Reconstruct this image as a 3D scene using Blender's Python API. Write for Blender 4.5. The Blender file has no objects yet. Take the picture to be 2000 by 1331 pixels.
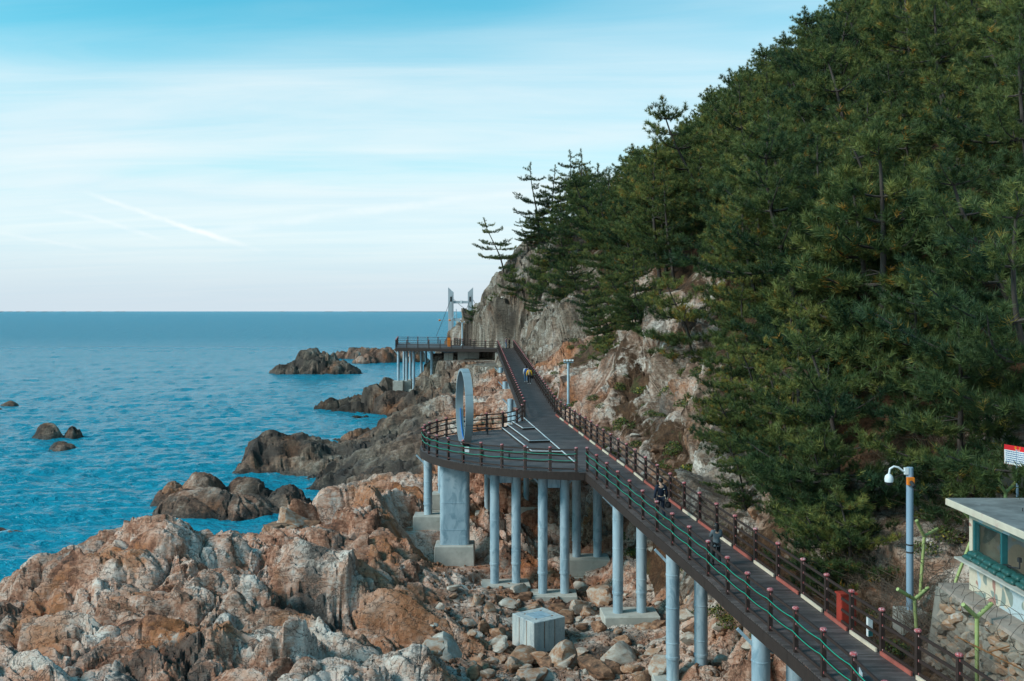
import bpy, bmesh, math, random
import numpy as np
from mathutils import Vector, Matrix, Quaternion

scene = bpy.context.scene
R = math.radians
# ------------------------------------------------------------------ camera
FPX = 1944.0            # focal length in photo pixels (35 mm lens on a 36 mm wide frame)
CAMZ = 16.0             # lens height above the sea
HOR = 608.0             # horizon row in the photo
cam_d = bpy.data.cameras.new("camera")
cam = bpy.data.objects.new("camera", cam_d)
scene.collection.objects.link(cam)
cam.location = (0, 0, CAMZ)
cam.rotation_euler = (R(90), 0, 0)
cam_d.sensor_width = 36.0
cam_d.lens = 36.0 * FPX / 2000.0
cam_d.shift_y = -(665.5 - HOR) / 2000.0
cam_d.clip_start = 0.5
cam_d.clip_end = 80000
scene.camera = cam

def P(px, py, Y):
    "photo pixel at a known distance -> point"
    return ((px - 1000.0) * Y / FPX, Y, CAMZ - (py - HOR) * Y / FPX)

# ------------------------------------------------------------------ light
SUN_EL, SUN_AZ = R(34), R(248)          # low-ish sun over the sea, behind the left shoulder, veiled by cirrus
scene.render.engine = 'CYCLES'
scene.cycles.use_denoising = True
scene.cycles.max_bounces = 6
scene.cycles.transparent_max_bounces = 8
vs = scene.view_settings
vs.view_transform = 'Standard'; vs.look = 'None'; vs.gamma = 1.0; vs.use_curve_mapping = False
vs.exposure = 0.98

class NT:
    "tiny node helper"
    def __init__(self, tree):
        self.t = tree; self.n = tree.nodes; self.l = tree.links
    def new(self, typ, **kw):
        nd = self.n.new(typ)
        for k, v in kw.items(): setattr(nd, k, v)
        return nd
    def put(self, sock, v):
        if isinstance(v, bpy.types.NodeSocket): self.l.new(v, sock)
        elif v is not None: sock.default_value = v
    def math(self, op, a, b=None, c=None, clamp=False):
        nd = self.new('ShaderNodeMath', operation=op, use_clamp=clamp)
        for i, v in enumerate((a, b, c)):
            if v is not None: self.put(nd.inputs[i], v)
        return nd.outputs[0]
    def vmath(self, op, a, b=None, out=0):
        nd = self.new('ShaderNodeVectorMath', operation=op)
        self.put(nd.inputs[0], a)
        if b is not None:
            if op == 'SCALE': self.put(nd.inputs[3], b)
            else: self.put(nd.inputs[1], b)
        return nd.outputs[out]
    def mix(self, f, a, b, blend='MIX'):
        nd = self.new('ShaderNodeMix', data_type='RGBA', blend_type=blend)
        self.put(nd.inputs[0], f); self.put(nd.inputs[6], a); self.put(nd.inputs[7], b)
        return nd.outputs[2]
    def noise(self, vec, scale, detail=4, rough=.55, dist=0, col=False):
        nd = self.new('ShaderNodeTexNoise')
        self.put(nd.inputs['Vector'], vec); nd.inputs['Scale'].default_value = scale
        nd.inputs['Detail'].default_value = detail; nd.inputs['Roughness'].default_value = rough
        nd.inputs['Distortion'].default_value = dist
        return nd.outputs['Color' if col else 'Fac']
    def voro(self, vec, scale, feature='F1', out='Distance', rnd=1.0):
        nd = self.new('ShaderNodeTexVoronoi', feature=feature)
        self.put(nd.inputs['Vector'], vec); nd.inputs['Scale'].default_value = scale
        nd.inputs['Randomness'].default_value = rnd
        return nd.outputs[out]
    def ramp(self, f, stops, interp='LINEAR'):
        nd = self.new('ShaderNodeValToRGB'); cr = nd.color_ramp; cr.interpolation = interp
        while len(cr.elements) < len(stops): cr.elements.new(0.5)
        for e, (p, c) in zip(cr.elements, stops):
            e.position = p
            e.color = (c, c, c, 1) if isinstance(c, (int, float)) else (*c, 1)
        self.put(nd.inputs[0], f)
        return nd.outputs[0]
    def mapr(self, v, a, b, c=0., d=1., smooth=False):
        nd = self.new('ShaderNodeMapRange', interpolation_type='SMOOTHSTEP' if smooth else 'LINEAR')
        self.put(nd.inputs[0], v)
        for i, q in enumerate((a, b, c, d)): nd.inputs[1 + i].default_value = q
        return nd.outputs[0]
    def mapping(self, vec, loc=(0, 0, 0), rot=(0, 0, 0), scale=(1, 1, 1)):
        nd = self.new('ShaderNodeMapping')
        self.put(nd.inputs[0], vec); nd.inputs[1].default_value = loc
        nd.inputs[2].default_value = rot; nd.inputs[3].default_value = scale
        return nd.outputs[0]
    def attr(self, name, out='Fac'):
        nd = self.new('ShaderNodeAttribute', attribute_name=name); return nd.outputs[out]
    def pos(self): return self.new('ShaderNodeNewGeometry').outputs['Position']
    def bump(self, h, strength=.5, dist=.1, normal=None):
        nd = self.new('ShaderNodeBump'); nd.inputs['Strength'].default_value = strength
        self.put(nd.inputs['Distance'], dist); self.put(nd.inputs['Height'], h)
        if normal is not None: self.l.new(normal, nd.inputs['Normal'])
        return nd.outputs[0]

def new_mat(name):
    m = bpy.data.materials.new(name); m.use_nodes = True
    n = NT(m.node_tree); b = m.node_tree.nodes['Principled BSDF']
    return m, n, b

# ------------------------------------------------------------------ sky
world = bpy.data.worlds.new("World"); scene.world = world; world.use_nodes = True
w = NT(world.node_tree); bg = world.node_tree.nodes['Background']
sky = w.new('ShaderNodeTexSky', sky_type='NISHITA', sun_disc=False, sun_elevation=SUN_EL, sun_rotation=SUN_AZ)
sky.altitude = 0; sky.air_density = 1.0; sky.dust_density = 0.6; sky.ozone_density = 1.6
D = w.new('ShaderNodeTexCoord').outputs['Generated']
sep = w.new('ShaderNodeSeparateXYZ'); w.l.new(D, sep.inputs[0])
up = w.math('MAXIMUM', sep.outputs[2], 0.0)
# cirrus sheet: flat layer above, seen in perspective
den = w.math('ADD', up, 0.10)
comb = w.new('ShaderNodeCombineXYZ')
w.put(comb.inputs[0], w.math('DIVIDE', sep.outputs[0], den)); w.put(comb.inputs[1], w.math('DIVIDE', sep.outputs[1], den))
sheet = comb.outputs[0]
big = w.noise(w.mapping(sheet, loc=(3.1, 0.35, 0), rot=(0, 0, R(-8)), scale=(.40, .62, 1)), 1.0, 3, .5, .4)
wisp = w.noise(w.mapping(sheet, loc=(1.7, 4.2, 0), rot=(0, 0, R(12)), scale=(.35, 1.7, 1)), 1.5, 7, .62, .9)
thick = w.math('DIVIDE', 0.165, w.math('ADD', up, 0.03))          # more veil in the slant path towards the horizon
body = w.math('ADD', w.mapr(big, .36, .68, -.5, .5, True), w.mapr(wisp, .3, .7, -.16, .16))
veil = w.mapr(w.math('ADD', thick, w.math('MULTIPLY', body, .38)), .22, 1.10, 0, .93, True)
skyc = w.mix(1.0, sky.outputs[0], (0.34, 1.22, 1.12, 1), 'MULTIPLY')
white = w.mix(w.mapr(wisp, .35, .7), (4.45, 5.4, 5.85, 1), (5.2, 5.75, 5.95, 1))
col = w.mix(veil, skyc, white)
hz = w.mapr(up, 0.0, .085, 1, 0, True)
col = w.mix(w.math('MULTIPLY', hz, .8), col, (3.75, 4.35, 4.9, 1))
def streak(col, p1, p2, width, gain, t0, t1):
    a = Vector((p1[0] - 1000, FPX, HOR - p1[1])).normalized(); b = Vector((p2[0] - 1000, FPX, HOR - p2[1])).normalized()
    nrm = a.cross(b).normalized(); along = (b - a).normalized()
    ln = (b - a).length
    off = w.math('MULTIPLY', w.math('SUBTRACT', w.noise(D, 14, 4, .6), .5), .012)
    dist = w.math('ABSOLUTE', w.math('ADD', w.vmath('DOT_PRODUCT', D, tuple(nrm), out=1), off))
    tt = w.math('DIVIDE', w.vmath('DOT_PRODUCT', w.vmath('SUBTRACT', D, tuple(a)), tuple(along), out=1), ln)
    m = w.math('MULTIPLY', w.mapr(dist, 0, width, 1, 0, True), w.math('MULTIPLY', w.mapr(tt, t0, t0 + .25, 0, 1, True), w.mapr(tt, t1 - .35, t1, 1, 0, True)))
    m = w.math('MULTIPLY', m, w.mapr(w.noise(D, 30, 3, .6), .35, .6, .3, 1))
    return w.mix(w.math('MULTIPLY', m, gain), col, (6.3, 6.4, 6.35, 1))
col = streak(col, (0, 322), (520, 492), .0040, .75, .25, 1.05)
col = streak(col, (110, 408), (300, 462), .0036, .3, -.1, 1.2)
col = streak(col, (560, 432), (1040, 372), .0060, .25, -.4, 1.4)
col = streak(col, (0, 455), (190, 488), .0030, .2, -.3, 1.1)
w.put(bg.inputs[0], col); bg.inputs[1].default_value = 0.085

sun_d = bpy.data.lights.new("sun", 'SUN'); sun_d.energy = 1.5; sun_d.angle = R(15); sun_d.color = (1.0, .95, .89)
sun = bpy.data.objects.new("sun", sun_d); scene.collection.objects.link(sun)
sd = Vector((math.sin(SUN_AZ) * math.cos(SUN_EL), math.cos(SUN_AZ) * math.cos(SUN_EL), math.sin(SUN_EL)))
sun.rotation_euler = sd.to_track_quat('Z', 'Y').to_euler()
sun.location = (-60, -40, 60)

# ------------------------------------------------------------------ helpers
COL = scene.collection
def link(o, parent=None):
    COL.objects.link(o)
    if parent is not None: o.parent = parent
    return o
def tag(o, label=None, cat=None, group=None, kind=None):
    if label: o['label'] = label
    if cat: o['category'] = cat
    if group: o['group'] = group
    if kind: o['kind'] = kind
    return o
def empty(name, loc=(0, 0, 0), rz=0.0):
    o = bpy.data.objects.new(name, None); o.location = loc; o.rotation_euler = (0, 0, rz)
    o.empty_display_size = .3
    return link(o)
def mesh_np(name, V, F, smooth=False):
    "mesh from numpy arrays, F is (n,3) or (n,4)"
    me = bpy.data.meshes.new(name)
    V = np.ascontiguousarray(V, dtype=np.float32); F = np.ascontiguousarray(F, dtype=np.int32)
    n, k = F.shape
    me.vertices.add(len(V)); me.vertices.foreach_set('co', V.ravel())
    me.loops.add(n * k); me.loops.foreach_set('vertex_index', F.ravel())
    me.polygons.add(n)
    me.polygons.foreach_set('loop_start', np.arange(0, n * k, k, dtype=np.int32))
    if smooth: me.polygons.foreach_set('use_smooth', np.ones(n, dtype=bool))
    me.update(calc_edges=True); me.validate()
    return me
def obj(name, me, mat=None, parent=None, loc=None):
    if mat is not None and not me.materials: me.materials.append(mat)
    o = bpy.data.objects.new(name, me)
    if loc is not None: o.location = loc
    return link(o, parent)
class MB:
    "collects boxes, tubes and lathes into one mesh"
    def __init__(self): self.v = []; self.f = []
    def add(self, vs_, fs_):
        b = len(self.v); self.v += [tuple(p) for p in vs_]; self.f += [tuple(i + b for i in q) for q in fs_]; return self
    def box(self, c, s, rz=0.0, rot=None, taper=1.0):
        m = rot if rot is not None else Matrix.Rotation(rz, 3, 'Z')
        c = Vector(c); hx, hy, hz = s[0] / 2, s[1] / 2, s[2] / 2
        vs_ = []
        for z in (-hz, hz):
            t = taper if z > 0 else 1.0
            for x, y in ((-hx, -hy), (hx, -hy), (hx, hy), (-hx, hy)):
                vs_.append(c + m @ Vector((x * t, y * t, z)))
        return self.add(vs_, [(3, 2, 1, 0), (4, 5, 6, 7), (0, 1, 5, 4), (1, 2, 6, 5), (2, 3, 7, 6), (3, 0, 4, 7)])
    def bar(self, a, b, wd, ht, upv=(0, 0, 1)):
        a, b = Vector(a), Vector(b); d = (b - a); L = d.length; d.normalize()
        s = d.cross(Vector(upv))
        if s.length < 1e-4: s = d.cross(Vector((0, 1, 0)))
        s.normalize(); u = s.cross(d)
        return self.box((a + b) / 2, (wd, L, ht), rot=Matrix((s, d, u)).transposed())
    def tube(self, pts, rad, n=10, caps=True):
        pts = [Vector(p) for p in pts]
        if not hasattr(rad, '__len__'): rad = [rad] * len(pts)
        vs_ = []; prev = None
        for i, p in enumerate(pts):
            d = (pts[min(i + 1, len(pts) - 1)] - pts[max(i - 1, 0)])
            if d.length < 1e-9: d = Vector((0, 0, 1))
            d.normalize()
            if prev is None:
                s = d.cross(Vector((0, 0, 1)))
                if s.length < .05: s = d.cross(Vector((0, 1, 0)))
            else:
                s = prev - d * prev.dot(d)
            s.normalize(); prev = s; t = d.cross(s)
            for k in range(n):
                a = 2 * math.pi * k / n
                vs_.append(p + (s * math.cos(a) + t * math.sin(a)) * rad[i])
        fs_ = []
        for i in range(len(pts) - 1):
            for k in range(n):
                fs_.append((i * n + k, i * n + (k + 1) % n, (i + 1) * n + (k + 1) % n, (i + 1) * n + k))
        if caps:
            fs_.append(tuple(range(n))[::-1]); fs_.append(tuple((len(pts) - 1) * n + k for k in range(n)))
        return self.add(vs_, fs_)
    def lathe(self, c, prof, n=20, caps=True):
        "prof = [(r,z)...] bottom to top"
        c = Vector(c); vs_ = []
        for r, z in prof:
            for k in range(n):
                a = 2 * math.pi * k / n; vs_.append(c + Vector((r * math.cos(a), r * math.sin(a), z)))
        fs_ = []
        for i in range(len(prof) - 1):
            for k in range(n):
                fs_.append((i * n + k, i * n + (k + 1) % n, (i + 1) * n + (k + 1) % n, (i + 1) * n + k))
        if caps:
            fs_.append(tuple(range(n))[::-1]); fs_.append(tuple((len(prof) - 1) * n + k for k in range(n)))
        return self.add(vs_, fs_)
    def prism(self, poly, z0, z1):
        n = len(poly)
        vs_ = [(p[0], p[1], z0) for p in poly] + [(p[0], p[1], z1) for p in poly]
        fs_ = [tuple(range(n))[::-1], tuple(range(n, 2 * n))] + [(i, (i + 1) % n, n + (i + 1) % n, n + i) for i in range(n)]
        return self.add(vs_, fs_)
    def mesh(self, name, smooth=None, bevel=0.0):
        me = bpy.data.meshes.new(name); me.from_pydata(self.v, [], self.f); me.update()
        bm = bmesh.new(); bm.from_mesh(me)
        bmesh.ops.recalc_face_normals(bm, faces=bm.faces)
        if bevel:
            bmesh.ops.bevel(bm, geom=[e for e in bm.edges if e.calc_face_angle(0) > .5], offset=bevel, segments=1, affect='EDGES', clamp_overlap=True)
        bm.to_mesh(me); bm.free()
        if smooth is not None:
            me.polygons.foreach_set('use_smooth', np.ones(len(me.polygons), dtype=bool))
            me.set_sharp_from_angle(angle=R(smooth))
        return me
    def build(self, name, mat, parent=None, smooth=None, bevel=0.0, loc=None):
        return obj(name, self.mesh(name, smooth, bevel), mat, parent, loc)

# ------------------------------------------------------------------ numeric noise
def _h(ix, iy, iz, seed):
    h = (ix.astype(np.uint32) * np.uint32(374761393) + iy.astype(np.uint32) * np.uint32(668265263)
         + iz.astype(np.uint32) * np.uint32(2246822519) + np.uint32((seed * 3266489917) & 0xffffffff))
    h = (h ^ (h >> np.uint32(13))) * np.uint32(1274126177)
    h = (h ^ (h >> np.uint32(15))) * np.uint32(2654435761)
    return h ^ (h >> np.uint32(16))
def _f(h): return (h & np.uint32(0xffff)).astype(np.float32) * np.float32(1 / 65535.)
def vnoise(p, seed=0):
    "value noise -1..1, p is (n,3)"
    p = p.astype(np.float32); i = np.floor(p); f = p - i; i = i.astype(np.int32)
    f = f * f * (3 - 2 * f)
    r = 0
    for dx in (0, 1):
        wx = f[:, 0] if dx else 1 - f[:, 0]
        for dy in (0, 1):
            wy = wx * (f[:, 1] if dy else 1 - f[:, 1])
            for dz in (0, 1):
                r = r + wy * (f[:, 2] if dz else 1 - f[:, 2]) * _f(_h(i[:, 0] + dx, i[:, 1] + dy, i[:, 2] + dz, seed))
    return r * 2 - 1
def fbm(p, octv=4, seed=0, gain=.5):
    r = 0; a = 1.
    for o in range(octv):
        r = r + a * vnoise(p * (2.03 ** o) + o * 7.3, seed + o); a *= gain
    return r
def facets(p, seed, tilt=.6, step=.6, crack=.35, cw=.10, K=1.1):
    "fractured blocks: the upper envelope of tilted curved plates, with thin open joints where two plates meet"
    p = p.astype(np.float32)
    i = np.floor(p).astype(np.int32); f = p - i
    m1 = np.full(len(p), -99., np.float32); m2 = m1.copy(); r1 = np.zeros(len(p), np.float32)
    for a in (-1, 0, 1):
        cx = i[:, 0] + a
        for b in (-1, 0, 1):
            cy = i[:, 1] + b
            for c in (-1, 0, 1):
                cz = i[:, 2] + c
                h = _h(cx, cy, cz, seed); g = _h(cx, cy, cz, seed + 77)
                jx = .5 + .7 * (_f(h) - .5); jy = .5 + .7 * (_f(h >> np.uint32(16)) - .5); jz = .5 + .7 * (_f(g) - .5)
                ex = p[:, 0] - cx - jx; ey = p[:, 1] - cy - jy; ez = p[:, 2] - cz - jz
                d = ex * ex + ey * ey + ez * ez; rn = _f(g >> np.uint32(9))
                b8 = lambda sh: (((h >> np.uint32(sh)) & np.uint32(255)).astype(np.float32) / 127.5 - 1)
                val = step * (_f(g >> np.uint32(16)) * 2 - 1) + tilt * (b8(3) * ex + b8(11) * ey + b8(19) * ez) - K * np.maximum(np.maximum(np.maximum(np.abs(ex + .45 * ey), np.abs(ey - .4 * ez)), np.abs(ez + .5 * ex)) - .2, 0)
                up = val > m1
                m2 = np.where(up, m1, np.maximum(m2, val)); r1 = np.where(up, rn, r1); m1 = np.where(up, val, m1)
    return m1 + .12, r1, crack * np.clip(1 - (m1 - m2) / cw, 0, 1)
def sstep(a, b, x):
    t = np.clip((x - a) / (b - a), 0, 1); return t * t * (3 - 2 * t)
# ------------------------------------------------------------------ boardwalk course (plan lines measured along the deck)
LEFT = [(8.45, 20), (8.35, 24), (8.11, 27), (7.17, 34.5), (5.99, 40.9), (3.94, 52.1), (.95, 74.3), (-2.15, 153.5)]
RIGHT = [(11.2, 20), (10.9, 24), (10.2, 29), (9.85, 33), (9.2, 36.3), (7.68, 44.2), (6.53, 50.6), (5.53, 58.1), (3.4, 75.5), (.2, 157)]
DROP = [(20, 9.6), (33, 9.6), (52, 8.4), (74, 7.95), (155, 5.8), (185, 5.8)]
def leftX(Y): return np.interp(Y, [p[1] for p in LEFT], [p[0] for p in LEFT])
def rightX(Y): return np.interp(Y, [p[1] for p in RIGHT], [p[0] for p in RIGHT])
def deckZ(Y): return CAMZ - np.interp(Y, [p[0] for p in DROP], [p[1] for p in DROP])
PC, PR, PZ = (4.5, 62.0), 10.0, 7.6          # round platform: centre, radius, deck level

# ------------------------------------------------------------------ ground materials
def rock_nodes(n):
    "colour and relief of the coastal rock; the surface carries tone, rust, dark crust, pale quartz (rk) and warm = iron-stained"
    p = n.pos()
    warm = n.attr('warm'); rk = n.new('ShaderNodeAttribute', attribute_name='rk')
    sc = n.new('ShaderNodeSeparateColor'); n.l.new(rk.outputs['Color'], sc.inputs[0])
    tone, rust, dark, pale = sc.outputs[0], sc.outputs[1], sc.outputs[2], rk.outputs['Alpha']
    c = n.noise(p, 3.6, 5, .72, .3)
    cm = n.math('SUBTRACT', c, .5)
    st_ = n.noise(n.mapping(p, rot=(R(28), R(-38), R(15)), scale=(.8, 2.6, 4.5)), 1.6, 5, .7, .4)
    t = n.math('ADD', tone, n.math('ADD', n.math('MULTIPLY', cm, .52), n.math('MULTIPLY', n.math('SUBTRACT', st_, .5), .42)))
    warmc = n.ramp(t, [(.22, (.055, .030, .022)), (.36, (.22, .090, .052)), (.47, (.42, .205, .130)), (.57, (.55, .345, .26)), (.68, (.64, .50, .42)), (.82, (.68, .60, .52))])
    greyc = n.ramp(t, [(.22, (.032, .026, .022)), (.36, (.095, .074, .057)), (.47, (.17, .130, .097)), (.58, (.27, .225, .18)), (.70, (.40, .365, .32)), (.84, (.55, .52, .48))])
    base = n.mix(warm, greyc, warmc)
    def edge(v, lo, hi, g): return n.mapr(n.math('ADD', v, n.math('MULTIPLY', cm, .9)), lo, hi, 0, g, True)
    base = n.mix(n.math('MULTIPLY', edge(rust, .45, .75, .85), n.math('ADD', n.math('MULTIPLY', warm, .8), .15)), base, (.38, .135, .045, 1))
    base = n.mix(edge(pale, .5, .8, .85), base, (.66, .59, .52, 1))
    base = n.mix(edge(dark, .5, .8, .85), base, (.060, .047, .040, 1))
    sp = n.new('ShaderNodeSeparateXYZ'); n.l.new(p, sp.inputs[0])
    wet = n.mapr(n.math('ADD', sp.outputs[2], n.math('MULTIPLY', cm, 1.2)), .15, .9, 1, 0, True)     # wet, algae-dark splash band
    base = n.mix(n.math('MULTIPLY', wet, .72), base, (.028, .024, .020, 1))
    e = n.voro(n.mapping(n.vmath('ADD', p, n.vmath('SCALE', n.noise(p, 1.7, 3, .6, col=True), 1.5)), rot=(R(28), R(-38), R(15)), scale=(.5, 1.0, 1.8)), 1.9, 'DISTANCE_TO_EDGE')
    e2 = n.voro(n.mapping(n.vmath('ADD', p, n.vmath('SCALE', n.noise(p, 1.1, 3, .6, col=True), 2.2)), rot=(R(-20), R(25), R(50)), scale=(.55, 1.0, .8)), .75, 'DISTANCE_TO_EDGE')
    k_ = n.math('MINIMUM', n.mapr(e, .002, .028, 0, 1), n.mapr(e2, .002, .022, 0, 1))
    base = n.mix(n.math('MULTIPLY', n.math('SUBTRACT', 1.0, k_), n.mapr(tone, .40, .55, .25, .75)), base, (.07, .055, .045, 1))  # crack lines: the shadow inside the cracks is painted into the colour
    h = n.math('ADD', n.math('MULTIPLY', k_, .35), n.math('ADD', n.math('MULTIPLY', st_, .5), n.math('MULTIPLY', c, .9)))
    return base, h, wet
def make_rock_mat(name):
    m, n, b = new_mat(name)
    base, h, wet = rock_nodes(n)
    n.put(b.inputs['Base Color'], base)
    n.put(b.inputs['Roughness'], n.mapr(wet, 0, 1, .85, .45))
    b.inputs['Specular IOR Level'].default_value = .3
    n.put(b.inputs['Normal'], n.bump(h, .8, .12))
    return m
M_ROCK = make_rock_mat("rock")

def make_ground_mat():
    m, n, b = new_mat("hillside_ground")
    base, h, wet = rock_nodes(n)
    p = n.pos()
    s1 = n.noise(p, 1.3, 4, .7); s2 = n.noise(p, 9, 3, .7)
    soil = n.ramp(n.math('ADD', n.math('MULTIPLY', s1, .6), n.math('MULTIPLY', s2, .4)), [(.33, (.024, .015, .010)), (.45, (.058, .032, .019)), (.55, (.105, .055, .030)), (.68, (.16, .10, .058))])
    green = n.mapr(n.noise(n.mapping(p, loc=(5, 5, 1)), .6, 3, .65), .56, .68, 0, .6, True)
    soil = n.mix(green, soil, (.050, .060, .020, 1))
    rock = n.attr('rock')
    f = n.mapr(n.math('ADD', rock, n.math('MULTIPLY', n.math('SUBTRACT', s1, .5), .9)), .40, .58, 0, 1, True)
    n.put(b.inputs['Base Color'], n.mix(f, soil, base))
    b.inputs['Roughness'].default_value = .9; b.inputs['Specular IOR Level'].default_value = .2
    hs = n.math('ADD', n.math('MULTIPLY', s2, .8), s1)
    hh = n.new('ShaderNodeMix', data_type='FLOAT'); n.put(hh.inputs[0], f); n.put(hh.inputs[2], hs); n.put(hh.inputs[3], h)
    n.put(b.inputs['Normal'], n.bump(hh.outputs[0], .8, .12))
    return m
M_GROUND = make_ground_mat()

# ------------------------------------------------------------------ land shape
CTRL = [
 # sea bed
 (-60, 15, -3), (-60, 60, -3), (-55, 100, -4), (-50, 160, -4), (-40, 200, -4), (-30, 240, -4), (-38, 75, -3), (-45, 40, -3), (-40, 120, -3), (-36, 140, -3), (-20, 82, -2.5), (-17.5, 85, -1.5),
 (-14.8, 79, -1.2), (-23, 94, -2.6), (-27, 103, -3), (-23.5, 106, -2.6), (-22, 111, -2.4), (-17, 124, -2.6), (-15.5, 137, -2.6), (-13, 129, -2.2), (-19, 131, -3), (-17, 142, -2), (-20, 119, -1.2), (-27, 86, -2.5), (-33, 160, -2), (-22, 148, -1.2), (-26, 182, -2), (-23, 66, -2), (-30, 57, -2),
 # near rock: ridge against the water
 P(44, 1185, 50), P(104, 1120, 50), P(200, 1120, 50), P(272, 1050, 49), P(404, 1042, 49), P(440, 1062, 50), P(488, 1112, 50), P(560, 1084, 54), P(640, 1050, 56), P(660, 1024, 60), P(728, 978, 64), P(800, 962, 66),
 (-28, 56.5, -1), (-22, 57.5, -1.2), (-17.5, 58, -.8), (-14.5, 63, -.5), (-16, 70, -1), (-12.6, 75, -.8), (-9.5, 79, .6),
 # near rock: face towards the lens
 P(0, 1331, 36), P(0, 1240, 42), P(300, 1331, 36), P(300, 1180, 43), P(500, 1250, 41), P(600, 1331, 37), P(600, 1130, 48), P(760, 1300, 39), P(700, 1120, 50), P(800, 1180, 47), P(850, 1250, 43),
 (-25, 28, 3), (-15, 26, 3.5), (-5, 26, 2.5), (3, 26, 1.2), (8, 24, 1.5), (-30, 42, 1.2), (-35, 46, -1.5), (-35, 30, 1), (-20, 15, 3), (0, 15, 2),
 # gully under the boardwalk
 (0, 46, .4), (3, 42, .4), (4, 48, .6), (0, 52, .5), (2, 56, .3), (-3, 58.5, 1.0), (5, 36, .5), (7.5, 40, 1.4), (6.5, 32, .8), (8, 31, 1.0), (6, 58, .6), (8, 52, 1.2), (-4.8, 61, 3.0), (-6, 67, 3.6),
 (0, 66, 2.2), (3, 70, 3.6), (0, 76, 4), (-4, 74, 3), (5, 66, 2.4), (8.6, 52, 2.4), (7.6, 58, 2.6), (9.7, 45, 3.2), (10, 40, 3.4), (10.8, 34, 4), (11.5, 30, 4.6), (11.6, 26, 5),
 # cliff foot and rock faces beside the walk
 P(1150, 790, 78), P(1250, 800, 72), P(1330, 880, 60), P(1300, 740, 75), P(1340, 560, 78), P(1400, 700, 64), P(1500, 900, 50), P(1560, 1000, 44), P(1650, 1110, 38), (13, 31.5, 5.4), (14.5, 35, 7.2), (19, 33, 9.2), (14, 25, 5.4),
 # wooded slope
 P(1700, 700, 50), P(1900, 770, 42), P(1985, 640, 45), P(1600, 600, 62), P(1500, 560, 75), (30, 50, 23), (40, 60, 31), (30, 75, 29), (25, 90, 27), (35, 90, 37), (20, 100, 24), (28, 110, 34), (14, 100, 19), (9, 100, 12.5), (5.5, 100, 8.5), (4.2, 112, 9), (5.4, 86, 8),
 # headland
 P(1050, 660, 140), P(1100, 600, 135), P(1130, 690, 120), P(985, 575, 165), P(940, 610, 168), P(920, 655, 165), P(1010, 520, 168), P(1060, 482, 170), P(1130, 450, 172), (20, 172, 33), (30, 175, 38), (40, 170, 44), (15, 150, 25), (22, 140, 31), (35, 140, 42), (45, 120, 48), (12, 135, 19),
 P(960, 640, 158), (-6, 185, 13), (0, 190, 20), (10, 195, 25), (25, 200, 34), (-12, 190, 3), (-5, 205, 5), (10, 225, 10), (30, 230, 25), (-16, 205, -2), (0, 235, -2), (60, 50, 45), (70, 100, 60), (70, 160, 60), (60, 220, 40), (45, 25, 21), (30, 20, 12), (25, 30, 12), (60, 15, 28), (70, 245, 20),
 # rocks seaward of the ramp
 P(980, 712, 128), P(930, 760, 110), (-2.4, 85, 5.2), (-.2, 83, 3.8), (-.3, 92, 4.4), P(900, 830, 95), P(860, 790, 110), P(900, 712, 145), P(860, 740, 150), P(800, 757, 157), P(770, 752, 160), P(700, 800, 157), P(760, 814, 150), P(840, 815, 130), P(800, 830, 112), P(730, 860, 117), P(520, 868, 101), P(565, 892, 104), P(700, 890, 95), P(760, 900, 90), P(700, 962, 83), P(640, 932, 92), P(820, 900, 85), (-10.3, 78, .8), (-28.5, 158, -.6), (-19, 170, 2), (-22, 176, -.5), (-10, 165, 9), (-4.5, 160, 12),
]
_C = np.array(CTRL, dtype=np.float64)
def _solve():
    n = len(_C); d = np.sqrt(((_C[:, None, :2] - _C[None, :, :2]) ** 2).sum(-1) + .3)
    A = np.zeros((n + 3, n + 3)); A[:n, :n] = d + np.eye(n) * .02
    A[:n, n] = 1; A[:n, n + 1:] = _C[:, :2]; A[n, :n] = 1; A[n + 1:, :n] = _C[:, :2].T
    return np.linalg.solve(A, np.concatenate([_C[:, 2], [0, 0, 0]])).astype(np.float32)
_W = _solve(); _C32 = _C.astype(np.float32)
def base_height(X, Y):
    X = np.asarray(X, np.float32); Y = np.asarray(Y, np.float32)
    r = _W[-3] + _W[-2] * X + _W[-1] * Y
    for k in range(len(_C32)):
        r += _W[k] * np.sqrt((X - _C32[k, 0]) ** 2 + (Y - _C32[k, 1]) ** 2 + np.float32(.3))
    return r
def hillness(X, Y):
    "0 on the shore rocks, 1 up the wooded slope"
    d = X - rightX(Y) - np.where(Y > 110, 3.0, 0)
    return np.where(Y < 58, sstep(.2, 2.2, d), sstep(.5, 6, d))
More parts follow.
